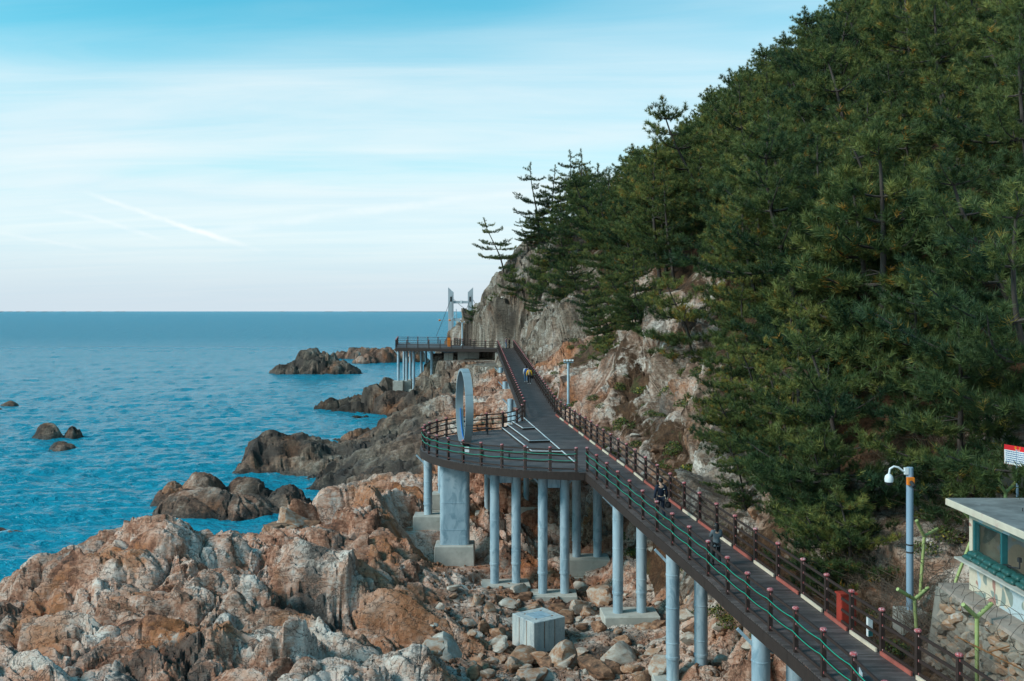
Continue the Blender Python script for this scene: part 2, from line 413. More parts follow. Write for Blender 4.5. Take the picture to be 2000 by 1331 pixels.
def cap_under_decks(X, Y, Z, drop=.95, sr=2.6):
    lx, rx, dz = leftX(Y), rightX(Y), deckZ(Y)
    out = np.maximum(np.maximum(lx - .9 - X, 0) * 1.3, np.maximum(X - rx - .5, 0) * sr)
    lim = dz - drop + out
    lim = lim + np.maximum(Y - 156, 0) * 2.5
    Z = np.where((Y > 18) & (Y < 166), np.minimum(Z, lim), Z)
    Z = np.where((X < lx - .3) & (X > -22) & (Y > 118) & (Y < 158), np.minimum(Z, np.interp(Y, [118, 135, 158], [9.5, 8.4, 8.4])), Z)
    rr = np.hypot(X - PC[0], Y - PC[1])
    Z = np.where(X < rx + .5, np.minimum(Z, PZ - 1.6 + np.maximum(rr - PR - .6, 0) * 1.6), Z)
    Z = np.where((X > 12.3) & (X < 19) & (Y > 18) & (Y < 31.2), np.minimum(Z, 6.8), Z)
    for (sx_, sy_, sr_, sz_) in ((4.53, 80.0, 1.5, 8.35), (5.0, 78.5, 1.2, 8.2), (-3.35, 57.2, 2.2, 1.25), (-5.15, 60.2, 1.6, 2.75), (-.4, 55.0, 1.8, .75), (2.3, 53.5, 1.7, .65), (5.7, 48.0, 1.9, 1.0), (1.2, 45.5, 1.6, .65), (-16.5, 158.5, 4.0, 3.0), (-13, 158, 3.0, 3.4)):
        dd_ = np.hypot(X - sx_, Y - sy_) - sr_
        Z = np.where(dd_ < 3.5, np.minimum(Z, sz_ + np.maximum(dd_, 0) * 1.5 + np.maximum(dd_ - 2, 0) * 3), Z)
    fx = (X > -24) & (X < 1) & (Y > 151) & (Y < 181)
    Z = np.where(fx & (X < -1.5 - (Y - 155) * .55), np.minimum(Z, 8.6), Z)
    return Z
def strata(p):
    q = p + np.stack([fbm(p * .3, 2, 31 + k) for k in range(3)], 1) * .9
    ca, sa = math.cos(R(32)), math.sin(R(32)); cb, sb = math.cos(R(24)), math.sin(R(24))
    x = q[:, 0] * ca + q[:, 2] * sa; z = -q[:, 0] * sa + q[:, 2] * ca
    y = q[:, 1] * cb + z * sb; z = -q[:, 1] * sb + z * cb
    return np.stack([x * .6, y, z * 1.35], 1)
def rock_relief(p, sc=1.0):
    "relief in metres and the four stains of the rock"
    t = strata(p)
    f1, r1, c1 = facets(t / 7.5, 5, .5, .42, .08, .05, 1.15); f2, r2, c2 = facets(t / 2.8 + 3.1, 9, .6, .46, .36, .07, 1.5)
    f3, r3, c3 = facets(t / .95 + 7.7, 14, .6, .5, .55, .12, 1.5); f4, r4, c4 = facets(t / .34 + 1.7, 19, .6, .5, .5, .16, 1.5)
    big = (2.2 * f1 + 1.35 * f2) * sc
    small = (.36 * f3 + .10 * f4 - 2.2 * c1 - 1.35 * c2 - .36 * c3 - .10 * c4 + .05 * fbm(p * 2.2, 2, 44)) * sc
    a = fbm(p * .4, 3, 71); s = fbm(t * np.array([.9, 2.2, 2.6], np.float32), 3, 81)
    tone = .545 + .12 * a + .10 * s + .14 * (r2 - .5) + .15 * (r3 - .5) + .10 * (r4 - .5)
    rust = .44 + .42 * fbm(p * .45 + 9, 3, 91) + .25 * (r2 - .5)
    dark = .32 + .40 * fbm(p * .33 + 4, 3, 95) + .30 * (r3 - .5)
    pale = .22 + .38 * fbm(t * 1.1 + 2, 3, 99) + .35 * (r3 - .5)
    return big.astype(np.float32), small.astype(np.float32), np.clip(np.stack([tone, rust, dark, pale], 1), 0, 1).astype(np.float32)
def land(X, Y):
    "displaced land surface for arrays of plan points -> points, rock, warm"
    shp = X.shape; X = X.ravel().astype(np.float32); Y = Y.ravel().astype(np.float32)
    e = np.float32(.6)
    bh = lambda a_, b_: cap_under_decks(a_, b_, base_height(a_, b_), 1.3, 1.7)
    Z = bh(X, Y)
    gx = np.clip((bh(X + e, Y) - Z) / e, -2.5, 2.5); gy = np.clip((bh(X, Y + e) - Z) / e, -2.5, 2.5)
    Nn = np.stack([-gx, -gy, np.ones_like(gx)], 1); Nn /= np.linalg.norm(Nn, axis=1)[:, None]
    p = np.stack([X, Y, Z], 1)
    hill = hillness(X, Y)
    nz = fbm(p * .13, 3, 3)
    steep = 1 - Nn[:, 2]
    up_ = sstep(9, 17, X - rightX(Y)) * sstep(150, 120, Y) + sstep(14, 24, X - rightX(Y)) * sstep(120, 150, Y)
    rock = np.clip(1 - hill + hill * (.30 + .85 * nz - .35 * sstep(56, 44, Y)
        + .9 * np.exp(-(((X - 12.6) / 2.2) ** 2 + ((Y - 70) / 7) ** 2)) + .8 * np.exp(-(((X - 12.2) / 1.3) ** 2 + ((Y - 47) / 3.0) ** 2)) + .7 * np.exp(-(((X - 19.5) / 1.8) ** 2 + ((Y - 40) / 3.0) ** 2)) + .3 * sstep(.25, .55, steep) - .55 * up_), 0, 1)
    rock = np.where((Y > 105), np.clip(rock + .35 * (1 - up_), 0, 1), rock)
    big, small, stains = rock_relief(p)
    soft = .45 * fbm(p * .55, 4, 21)
    amp = np.clip(.25 + .85 * rock, 0, 1.1)
    gully = sstep(9, 5, np.hypot((X - 2.5) / 1.0, (Y - 48) / 1.5)) * .6
    amp = amp * (1 - gully)
    amp *= np.where(Y > 118, 1.35, 1.0) * (1 - .16 * sstep(78, 84, Y) * sstep(118, 112, Y) * sstep(-6, -10, X))
    rmask = amp * sstep(0, .5, rock + .15)
    disp = big * rmask + soft * (1 - .6 * rock) + .9 * rock * hill * fbm(p * .22, 3, 51)
    if len(shp) == 2:                    # soften steps to what the grid can carry
        g = disp.reshape(shp)
        for ax in (0, 1):
            a0 = np.concatenate([g.take([0], ax), g.take(range(g.shape[ax] - 1), ax)], ax); a1 = np.concatenate([g.take(range(1, g.shape[ax]), ax), g.take([-1], ax)], ax)
            g = .5 * g + .25 * (a0 + a1)
        disp = g.ravel()
    disp = disp + small * rmask
    Dn = Nn * np.stack([.35 + .65 * hill, .35 + .65 * hill, np.ones_like(hill)], 1); Dn /= np.linalg.norm(Dn, axis=1)[:, None]
    q = p + Dn * disp[:, None]
    q[:, 2] = np.where(gully > .02, np.maximum(q[:, 2], .3 + .25 * soft), q[:, 2])
    q[:, 2] = cap_under_decks(q[:, 0], q[:, 1], q[:, 2], .75, 6.0)
    grey = np.maximum(sstep(78, 84, Y) * sstep(116, 108, Y) * sstep(-5, -9, X), sstep(112, 126, Y) * 1.0)
    warm = np.clip(.92 - .95 * grey + .35 * fbm(p * .12, 2, 61) - hill * .68, 0, 1)
    hs = hill * sstep(112, 95, Y); stains[:, 0] += .02 * hs; stains[:, 2] += .04 * hs; stains[:, 3] += .10 * hs
    stains[:, 0] -= .05 * sstep(112, 130, Y)
    sea_dark = np.maximum(sstep(77, 82, Y) * sstep(-3, -9, X), 0) * sstep(6.5, 2.5, p[:, 2])
    stains[:, 0] -= .15 * sea_dark; stains[:, 2] += .20 * sea_dark; stains[:, 3] -= .2 * sea_dark
    return q, rock, warm, stains
def land_z(x, y):
    "undisplaced height, for standing things on the slope"
    return float(base_height(np.array([x]), np.array([y]))[0])

LY = np.concatenate([np.arange(math.log(23), math.log(72), .0019), np.arange(math.log(72), math.log(245), .0027)]); YR = np.exp(LY)
UC = np.concatenate([np.arange(-.63, -.08, .00165), np.arange(-.08, .16, .00105), np.arange(.16, .67, .0019)])
YG, UG = np.meshgrid(YR, UC, indexing='ij')
LQ, LROCK, LWARM, LST = land(UG * YG, YG)
nR, nC = YG.shape
idx = np.arange(nR * nC).reshape(nR, nC)
quads = np.stack([idx[:-1, :-1], idx[:-1, 1:], idx[1:, 1:], idx[1:, :-1]], -1).reshape(-1, 4)
qz = LQ[quads, 2].max(1); qx = LQ[quads, 0].mean(1); qy = LQ[quads, 1].mean(1)
keep = qz > -.7
hill_q = (hillness(qx, qy) > .5); far_q = qy > 118
def land_part(name, sel, mat):
    fs = quads[keep & sel]; used, inv = np.unique(fs, return_inverse=True)
    me = mesh_np(name, LQ[used], inv.reshape(-1, 4), smooth=True)
    for an, arr in (('rock', LROCK), ('warm', LWARM)):
        at = me.attributes.new(an, 'FLOAT', 'POINT'); at.data.foreach_set('value', arr[used].astype(np.float32))
    at = me.attributes.new('rk', 'FLOAT_COLOR', 'POINT'); at.data.foreach_set('color', LST[used].ravel())
    me.set_sharp_from_angle(angle=R(24))
    o = obj(name, me, mat); tag(o, kind='structure'); return o
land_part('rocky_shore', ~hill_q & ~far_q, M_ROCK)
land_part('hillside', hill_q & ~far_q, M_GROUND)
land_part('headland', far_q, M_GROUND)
from mathutils.bvhtree import BVHTree
# ground lookup on the finished surface
_grid_z = LQ[:, 2].reshape(nR, nC)
def ground(x, y):
    "height of the built surface near a plan point"
    r = float(np.interp(math.log(max(y, 23.01)), LY, np.arange(len(LY)))); c = float(np.interp(x / y, UC, np.arange(len(UC))))
    r = min(max(r, 0), nR - 2); c = min(max(c, 0), nC - 2); i, j = int(r), int(c); fr, fc = r - i, c - j
    z = _grid_z
    return float((z[i, j] * (1 - fr) + z[i + 1, j] * fr) * (1 - fc) + (z[i, j + 1] * (1 - fr) + z[i + 1, j + 1] * fr) * fc)

# ------------------------------------------------------------------ sea
def make_sea_mat():
    m, n, b = new_mat("sea_water")
    p = n.pos()
    sw = n.mapping(p, rot=(0, 0, R(9)), scale=(.42, 1.0, 1))
    c = n.noise(sw, 1.3, 4, .62, .5)
    sp = n.new('ShaderNodeSeparateXYZ'); n.l.new(p, sp.inputs[0])
    n.put(b.inputs['Normal'], n.bump(c, .9, n.math('ADD', .50, n.math('MULTIPLY', n.math('MINIMUM', sp.outputs[1], 600.0), .0022))))
    foam = n.mapr(n.math('ADD', n.attr('foam'), n.math('MULTIPLY', n.math('SUBTRACT', n.noise(p, 2.3, 4, .7), .5), 1.3)), .55, .85, 0, .75, True)
    n.put(b.inputs['Base Color'], n.mix(foam, (.009, .25, .355, 1), (.75, .80, .82, 1)))
    n.put(b.inputs['Roughness'], n.mapr(sp.outputs[1], 60, 600, .12, .34)); b.inputs['IOR'].default_value = 1.33
    b.inputs['Specular IOR Level'].default_value = .26
    return m
M_SEA = make_sea_mat()
def wave_height(X, Y):
    c, sn = math.cos(R(12)), math.sin(R(12)); u = X * c + Y * sn; v = -X * sn + Y * c
    q = lambda a_, b_, k: np.stack([u * a_, v * b_, np.full_like(u, k * 3.3)], 1)
    sw = vnoise(q(.035, .13, 1), 1) * .18 + (.5 - np.abs(vnoise(q(.05, .21, 9), 9))) * .34 * sstep(60, 250, Y)
    wv = vnoise(np.stack([u * .22, v * .64, u * 0 + 5], 1) + .35 * np.stack([vnoise(q(.1, .1, 7), 8)] * 3, 1), 2)
    w2 = vnoise(q(.6, 1.7, 3), 3); w3 = vnoise(q(1.5, 3.4, 4), 4)
    near = sstep(700, 120, Y)
    return sw + ((.5 - np.abs(wv)) * .36) + (.5 - np.abs(w2)) * .20 * near + w3 * .07 * sstep(220, 60, Y)
sy = np.concatenate([[-40, 0, 25], CAMZ * FPX / (np.arange(1240, 609.2, -1.35) - HOR), [20000, 45000]])
sv = []
for y in sy:
    half = 60 + max(y, 0) * .62
    sv.append(np.stack([np.linspace(-half, half * .55, 520), np.full(520, y)], 1))
sv = np.concatenate(sv); sz = np.zeros(len(sv))
mk = (sv[:, 1] > 24) & (sv[:, 1] < 3000)
sz[mk] = wave_height(sv[mk, 0], sv[mk, 1])
ii = np.arange(len(sv)).reshape(len(sy), 520)
sf = np.stack([ii[:-1, :-1], ii[:-1, 1:], ii[1:, 1:], ii[1:, :-1]], -1).reshape(-1, 4)
gx_, gy_ = sv[sf].mean(1).T
sf = sf[~((gx_ > rightX(gy_) + 12) & (gy_ < 190))]
sea_o = tag(obj('sea', mesh_np('sea', np.column_stack([sv, sz]), sf, True), M_SEA), kind='structure')
gr = np.clip(np.interp(np.log(np.maximum(sv[:, 1], 1)), LY, np.arange(nR)), 0, nR - 1).astype(int); gc = np.clip(np.interp(sv[:, 0] / np.maximum(sv[:, 1], 1), UC, np.arange(nC)), 0, nC - 1).astype(int)
gz = _grid_z[gr, gc]; fo_ = np.exp(-((gz + .12) / .38) ** 2) * (sv[:, 1] > 50) * (sv[:, 1] < 190) * .62
at = sea_o.data.attributes.new('foam', 'FLOAT', 'POINT'); at.data.foreach_set('value', fo_.astype(np.float32))

# ------------------------------------------------------------------ rocks standing in the sea
def sea_rock(bumps, seed, step, label, warm=.1, amp=1.0, name='sea_rock', group=None, coarse=1.0):
    "bumps: (x, y, rx, ry, h, rot)"
    bx = [b_[0] for b_ in bumps]; by = [b_[1] for b_ in bumps]; mr = max(max(b_[2], b_[3]) for b_ in bumps) * 1.25
    gx = np.arange(min(bx) - mr, max(bx) + mr, step); gy = np.arange(min(by) - mr, max(by) + mr, step)
    GX, GY = np.meshgrid(gx, gy); X = GX.ravel(); Y = GY.ravel()
    Z = np.full(len(X), -1.2)
    nzv = fbm(np.stack([X, Y, X * 0 + seed], 1) * .35 / coarse, 3, seed)
    for (x, y, rx, ry, h, rot) in bumps:
        dx, dy = X - x, Y - y; c, s = math.cos(rot), math.sin(rot)
        r = np.sqrt(((dx * c + dy * s) / rx) ** 2 + ((-dx * s + dy * c) / ry) ** 2) * (1 + .22 * nzv)
        Z = np.maximum(Z, (h + .9) * np.clip(1 - r ** 2.0, -.5, 1) - .9)
    p = np.stack([X, Y, Z], 1).astype(np.float32)
    big, small, st = rock_relief((p + seed * 13.7) / coarse); rel = (big + small) * amp * coarse
    st[:, 0] -= .13; st[:, 2] += .22; st[:, 3] -= .15
    q = p.copy(); q[:, 2] += np.where(Z > -1.1, rel * .75, 0)
    e = len(gx); ii = np.arange(len(X)).reshape(len(gy), e)
    fs = np.stack([ii[:-1, :-1], ii[:-1, 1:], ii[1:, 1:], ii[1:, :-1]], -1).reshape(-1, 4)
    fs = fs[q[fs, 2].max(1) > -.5]
    used, inv = np.unique(fs, return_inverse=True)
    c0 = np.array([bumps[0][0], bumps[0][1], 0], np.float32)
    me = mesh_np(name, q[used] - c0, inv.reshape(-1, 4), True)
    wv = np.clip(warm + .3 * fbm(p[used] * .3, 2, seed + 5), 0, 1).astype(np.float32)
    at = me.attributes.new('warm', 'FLOAT', 'POINT'); at.data.foreach_set('value', wv)
    at = me.attributes.new('rk', 'FLOAT_COLOR', 'POINT'); at.data.foreach_set('color', st[used].ravel())
    me.set_sharp_from_angle(angle=R(24))
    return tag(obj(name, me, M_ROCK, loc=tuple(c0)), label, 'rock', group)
def W(px, py):                       # a point on the water from its photo pixel
    Y = CAMZ * FPX / (py - HOR); return (px - 1000) * Y / FPX, Y
x, y = W(440, 1000)
sea_rock([(x, y - .8, 6.6, 2.7, 1.5, .02), (x - 2.6, y + 3.2, 3.4, 2.4, 1.7, .3), (x + 1.0, y + 3.6, 3.6, 2.4, 1.9, -.2), (x + 4.6, y + 1.6, 2.8, 3.2, 2.0, .5), (x - 4.8, y + 2.6, 2.2, 1.6, 1.0, .2)], 3, .11,
         'wide low brown rock islet with pale streaks nearest the orange shore', .4, .85)
x, y = W(612, 730)
sea_rock([(x, y, 8.0, 5.5, 5.2, 0), (x - 6, y, 5, 4, 1.6, 0), (x + 7, y - 2, 5.0, 3.0, 1.8, 0)], 8, .3, 'dark pointed rock islet standing alone out at sea', .05, 1.5, coarse=1.15)
x, y = W(700, 702)
sea_rock([(x, y, 7.0, 5, 3.8, 0), (x - 5, y, 5, 4, 2.2, 0), (x + 5, y, 4, 4, 2.6, 0)], 11, .4, 'brown double-humped rock farthest out, left of the viewing deck', .45, 1.4, coarse=1.2)
x, y = W(750, 709)
sea_rock([(x, y, 6.0, 5, 4.2, 0), (x - 5, y - 4, 4, 3, 1.8, 0), (x + 7, y + 3, 7, 5, 5.2, 0)], 12, .4, 'brown sea rock partly hidden behind the far deck columns', .5, 1.4, coarse=1.2)
x, y = W(92, 857)
sea_rock([(x, y, 2.9, 1.8, 1.1, 0), (x + 2.9, y + .6, 1.5, 1.3, 1.2, 0)], 17, .12, 'brown rock with two tops at the left of the open water', .3, .9)
x, y = W(119, 877)
sea_rock([(x, y, 2.3, 1.5, 1.0, 0)], 19, .12, 'rounded brown rock just in front of the two-topped one', .35, .9)
x, y = W(20, 795)
sea_rock([(x, y, 2.0, 1.5, .7, 0)], 23, .2, 'low dark rock awash near the left edge', .1, .5)
x, y = W(0, 803)
sea_rock([(x - .6, y, 1.6, 1.2, .5, 0)], 24, .2, 'tiny dark rock awash cut by the left edge', .1, .5)
x, y = W(663, 1004)
sea_rock([(x, y, 1.0, .7, .45, 0)], 29, .08, 'small reddish rock alone in the narrow channel', .7, .3)
# ------------------------------------------------------------------ man-made materials
def simple_mat(name, colr, rough=.6, var=.25, scale=3.0, bump=.0, metal=0.0, spec=.35, dark=None, stretch=(1, 1, 1), obj_space=True):
    m, n, b = new_mat(name)
    p = n.new('ShaderNodeTexCoord').outputs['Object'] if obj_space else n.pos()
    f = n.noise(n.mapping(p, scale=stretch), scale, 4, .65)
    lo = tuple(c * (1 - var) for c in colr); hi = tuple(min(1, c * (1 + var)) for c in colr)
    c = n.mix(n.mapr(f, .3, .7), (*lo, 1), (*hi, 1))
    if dark: c = n.mix(n.mapr(n.noise(n.mapping(p, loc=(3, 1, 7), scale=stretch), scale * .6, 5, .7), .55, .68, 0, .7, True), c, (*dark, 1))
    n.put(b.inputs['Base Color'], c); b.inputs['Roughness'].default_value = rough
    b.inputs['Metallic'].default_value = metal; b.inputs['Specular IOR Level'].default_value = spec
    if bump: n.put(b.inputs['Normal'], n.bump(f, bump, .02))
    return m
M_PLANK = simple_mat('plank_wood', (.112, .088, .083), .6, .35, 2.2, .2, stretch=(1, 8, 8), obj_space=False)
_n = NT(M_PLANK.node_tree); _b = M_PLANK.node_tree.nodes['Principled BSDF']
_src = _b.inputs['Base Color'].links[0].from_socket
_wear = _n.mapr(_n.noise(_n.pos(), .9, 4, .6), .4, .75, .75, 1.35)
_n.put(_b.inputs['Base Color'], _n.vmath('SCALE', _src, _n.math('MULTIPLY', _wear, _n.mapr(_n.new('ShaderNodeObjectInfo').outputs['Random'], 0, 1, .72, 1.25))))
M_RAIL = simple_mat('rail_wood', (.040, .024, .020), .6, .3, 4, .15)
M_FASCIA = simple_mat('fascia_wood', (.034, .022, .018), .7, .35, 3, .2, stretch=(8, 8, 1), obj_space=False)
M_CONC = simple_mat('concrete', (.46, .44, .39), .9, .18, 1.6, .25, dark=(.28, .25, .20), obj_space=False)
M_CONC2 = simple_mat('weathered_concrete', (.22, .20, .17), .9, .25, 2.5, .25, dark=(.10, .085, .07), obj_space=False)
M_ROPE = simple_mat('green_rope', (.004, .33, .21), .5, .1, 8)
M_WHITE = simple_mat('white_paint', (.72, .76, .77), .5, .06, 3)
M_CREAM = simple_mat('cream_board', (.62, .52, .40), .7, .15, 3)
M_REDBOARD = simple_mat('red_board', (.36, .10, .075), .7, .2, 3)
M_DARK = simple_mat('dark_metal', (.035, .037, .040), .45, .2, 4)
M_ORANGE = simple_mat('orange_paint', (.80, .22, .02), .45, .1, 3)
M_RINGMETAL = simple_mat('ring_steel', (.34, .40, .42), .38, .10, 1.2, metal=.25, obj_space=False)
M_TOWER = simple_mat('tower_steel', (.44, .48, .51), .5, .08, .6, obj_space=False)
M_RUSTRED = simple_mat('red_cabinet', (.33, .04, .025), .5, .15, 3)
def steel_mat():
    m, n, b = new_mat('galvanised_steel')
    p = n.pos()
    f = n.noise(n.mapping(p, scale=(1, 1, .28)), 1.6, 5, .7, .5)
    g = n.noise(n.mapping(p, loc=(4, 2, 9), scale=(1.6, 1.6, .7)), 1.3, 5, .65, 1.2)
    c = n.ramp(f, [(.25, (.25, .36, .43)), (.5, (.38, .50, .57)), (.75, (.52, .62, .66))])
    c = n.mix(n.mapr(g, .48, .66, 0, .6, True), c, (.14, .25, .32, 1))
    n.put(b.inputs['Base Color'], c); b.inputs['Roughness'].default_value = .5
    b.inputs['Metallic'].default_value = .15; b.inputs['Specular IOR Level'].default_value = .4
    return m
M_STEEL = steel_mat()
def cap_mat():
    m, n, b = new_mat('peeling_red_cap')
    f = n.noise(n.pos(), 22, 4, .7)
    n.put(b.inputs['Base Color'], n.mix(n.mapr(f, .50, .60, 0, 1, True), (.42, .075, .08, 1), (.58, .44, .44, 1)))
    b.inputs['Roughness'].default_value = .6
    return m
M_CAP = cap_mat()

def unit_box(name, bevel=0.0):
    return MB().box((0, 0, 0), (1, 1, 1)).mesh(name, bevel=bevel)
def place_bar(name, me, a, b, wd, ht, parent, mat=None):
    "a shared unit box stretched from a to b"
    a, b = Vector(a), Vector(b); d = b - a; L = d.length; d.normalize()
    s = d.cross(Vector((0, 0, 1)))
    if s.length < 1e-4: s = Vector((1, 0, 0))
    s.normalize(); u = s.cross(d)
    o = bpy.data.objects.new(name, me)
    M = Matrix((s * wd, d * L, u * ht)).transposed().to_4x4(); M.translation = (a + b) / 2
    link(o)
    if parent is not None:
        o.parent = parent; M = Matrix.Translation(-parent.location) @ M if parent.rotation_euler.z == 0 else parent.matrix_basis.inverted() @ M
    o.matrix_basis = M
    return o
def resample(pts, step, start=0.0):
    P_ = [Vector(p) for p in pts]; L = [0]
    for a, b in zip(P_, P_[1:]): L.append(L[-1] + (b - a).length)
    out = []; n = max(1, int(round((L[-1] - start) / step)))
    for k in range(n + 1):
        s = start + (L[-1] - start) * k / n; i = 0
        while i < len(L) - 2 and s > L[i + 1]: i += 1
        t = (s - L[i]) / max(1e-6, L[i + 1] - L[i]); out.append(P_[i].lerp(P_[i + 1], min(1, max(0, t))))
    return out

# ------------------------------------------------------------------ boardwalk
ME_PLANK = unit_box('plank'); ME_PLANK.materials.append(M_PLANK)
bw = empty('boardwalk', (8.2, 27, float(deckZ(27)) - .5))
tag(bw, 'long dark plank boardwalk on steel columns climbing towards the headland', 'boardwalk')
OUT = .14
def edge_pt(side, Y, dz=0.0, off=OUT):
    return Vector((float(leftX(Y)) - off if side < 0 else float(rightX(Y)) + off, Y, float(deckZ(Y)) + dz))
Yc = 21.0; planks = []
while Yc < 156.0:
    planks.append(Yc); Yc += .15
rest = MB(); rng = random.Random(4)
for k, Yp in enumerate(planks):
    a, b = edge_pt(-1, Yp), edge_pt(1, Yp)
    dzr = rng.uniform(-.003, .003)
    a.z = b.z = a.z - .02 + dzr
    if k < 300: place_bar('plank', ME_PLANK, a, b, .137, .04, bw)
    else: rest.bar(a, b, .137, .04)
rest_o = rest.build('plank_run', M_PLANK, bw); rest_o.location = -bw.location; rest_o['kind'] = 'stuff'
for side, nm in ((-1, 'fascia'), (1, 'fascia')):
    prev = None; fm = MB()
    ysamp = list(np.arange(21, 156, 1.8)) + [156]
    for Ya, Yb in zip(ysamp, ysamp[1:]):
        a = edge_pt(side, Ya, -.235, OUT + .012); b = edge_pt(side, Yb - .012, -.235, OUT + .012)
        fm.bar(a, b, .03, .40)
    fo = fm.build(nm, M_FASCIA, bw); fo.location = -bw.location
gm = MB()
for side in (.25, .75):
    pts = []
    for Yg in np.arange(21, 157, 4.5):
        l, r = edge_pt(-1, Yg), edge_pt(1, Yg); q = l.lerp(r, side); q.z -= .25; pts.append(q)
    g1 = MB()
    for a, b in zip(pts, pts[1:]): g1.bar(a, b, .14, .34)
    go = g1.build('girder', M_DARK, bw); go.location = -bw.location

# ------------------------------------------------------------------ railings
ME_POST = MB().box((0, 0, .6), (.12, .12, 1.2)).mesh('post'); ME_POST.materials.append(M_RAIL)
ME_CAP = MB().lathe((0, 0, 1.2), [(.075, 0), (.10, .03), (.10, .055), (.07, .085)], 8).mesh('cap'); ME_CAP.materials.append(M_CAP)
_br = MB()
for hz_ in (.13, .48, .82, 1.13):
    _br.box((0, .075, hz_), (.055, .03, .06)); _br.box((0, -.075, hz_), (.055, .03, .06))
ME_BRACKET = _br.mesh('rail_brackets'); ME_BRACKET.materials.append(M_CAP)
ME_RAILBAR = unit_box('rail'); ME_RAILBAR.materials.append(M_RAIL)
RAIL_H = (.13, .48, .82, 1.13)
def railing(pts, label, step=None, brackets=True, group=None, name='railing', rails=RAIL_H, lowskip=0):
    pts = resample(pts, step) if step else [Vector(p) for p in pts]
    root = empty(name, tuple(pts[0])); tag(root, label, 'railing', group)
    for i, p in enumerate(pts):
        d = pts[min(i + 1, len(pts) - 1)] - pts[max(i - 1, 0)]
        rz = math.atan2(-d.x, d.y)
        po = bpy.data.objects.new('post', ME_POST); link(po, root); po.location = p - root.location; po.rotation_euler = (0, 0, rz)
        co = bpy.data.objects.new('cap', ME_CAP); link(co, po)
        if brackets:
            bo = bpy.data.objects.new('rail_brackets', ME_BRACKET); link(bo, po); bo['kind'] = 'stuff'
        if i + 1 < len(pts):
            q = pts[i + 1]; dd = (q - p).normalized() * .06
            for hh in rails:
                place_bar('rail', ME_RAILBAR, p + dd + Vector((0, 0, hh)), q - dd + Vector((0, 0, hh)), .045, .075, root)
    return pts
def side_pts(side, Y0, Y1, n=60):
    return [edge_pt(side, Y, 0, 0) for Y in np.linspace(Y0, Y1, n)]
sea_posts = railing(side_pts(-1, 52.1, 20.5), 'dark railing with green ropes on the seaward side of the near walk', 1.83)
ramp_l = railing(side_pts(-1, 74.3, 153.3), 'dark railing along the seaward side of the rising ramp', 2.0, brackets=False)
land_posts = railing(side_pts(1, 75.5, 20.5), 'dark railing with cream and red kick boards on the cliff side of the near walk', 1.86)
ramp_r = railing(side_pts(1, 77.4, 156.5), 'dark railing with a green rope on the cliff side of the ramp', 2.0, brackets=False)
def circ(deg, rad=PR): return Vector((PC[0] + rad * math.cos(R(deg)), PC[1] + rad * math.sin(R(deg)), PZ))
plat_posts = [circ(d) for d in np.linspace(-96.5, -239, 19)] + [Vector((.35, 71.6, PZ + .1)), Vector((.75, 73.4, PZ + .25))]
railing(plat_posts, 'dark curved railing round the sea side of the round platform')
# kick boards between the posts on the cliff side
kb = empty('kick_board_row', tuple(land_posts[0])); tag(kb, 'row of alternating cream and red boards at the foot of the cliff-side railing', 'kick boards')
for i, (a, b) in enumerate(zip(land_posts, land_posts[1:])):
    d = (b - a).normalized() * .12; o_ = Vector((-.10, 0, .065))
    bm_ = MB().bar(a + d + o_, b - d + o_, .05, .11)
    k_ = bm_.build('kick_board', M_CREAM if i % 2 else M_REDBOARD, kb); k_.location = -kb.location
# ropes
def rope(posts, hgt, off, sag, label, rad=.013, group=None):
    pts = []
    for a, b in zip(posts, posts[1:]):
        nrm = (b - a).cross(Vector((0, 0, 1))).normalized() * off
        for k in range(6):
            t = k / 6; p = a.lerp(b, t) + nrm; p.z += hgt - sag * 4 * t * (1 - t); pts.append(p)
    pts.append(posts[-1] + Vector((0, 0, hgt)))
    m_ = MB().tube([p - posts[0] for p in pts], rad, 5)
    return tag(m_.build('green_rope', M_ROPE, loc=tuple(posts[0]), smooth=60), label, 'rope', group)
rope(sea_posts, .98, .09, .05, 'upper green rope strung along the near seaward railing')
rope(sea_posts, .60, .09, .05, 'lower green rope strung along the near seaward railing')
rope(plat_posts[:19], .95, -.09, .05, 'upper green rope round the inside of the platform railing')
rope(plat_posts[:19], .62, -.09, .06, 'lower green rope round the inside of the platform railing')
rope(ramp_r[1:14], .98, .09, .03, 'upper green rope on the cliff-side ramp railing', .02)
rope(ramp_r[1:14], .60, .09, .03, 'lower green rope on the cliff-side ramp railing', .02)

# ------------------------------------------------------------------ round platform
vp = empty('round_platform', (PC[0] - 5, PC[1], PZ)); tag(vp, 'half-round plank viewing platform bulging from the boardwalk over the gully', 'platform')
def plat_span(Y):
    h = PR + .15; dy = Y - PC[1]
    if abs(dy) >= h: return None
    x0 = PC[0] - math.sqrt(h * h - dy * dy); x1 = float(leftX(Y)) - OUT - .01
    return (x0, x1) if x1 - x0 > .15 else None
Yp = PC[1] - PR - .1
while Yp < PC[1] + PR + .2:
    sp_ = plat_span(Yp)
    if sp_: place_bar('plank', ME_PLANK, (sp_[0], Yp, PZ - .02), (sp_[1], Yp, PZ - .02), .137, .04, vp)
    Yp += .15
fm = MB(); ang = np.linspace(-94, -241, 60)
for a, b in zip(ang, ang[1:]):
    fm.bar(circ(a, PR + .17) + Vector((0, 0, -.21)), circ(b, PR + .17) + Vector((0, 0, -.21)), .03, .42)
fo = fm.build('fascia', M_FASCIA, vp); fo.location = -vp.location
bmb = MB()
for a in np.linspace(-98, -238, 13):
    bmb.bar(circ(a, PR - .1) + Vector((0, 0, -.24)), circ(a, 4.5) + Vector((0, 0, -.24)), .12, .32)
bo = bmb.build('deck_beams', M_DARK, vp); bo.location = -vp.location
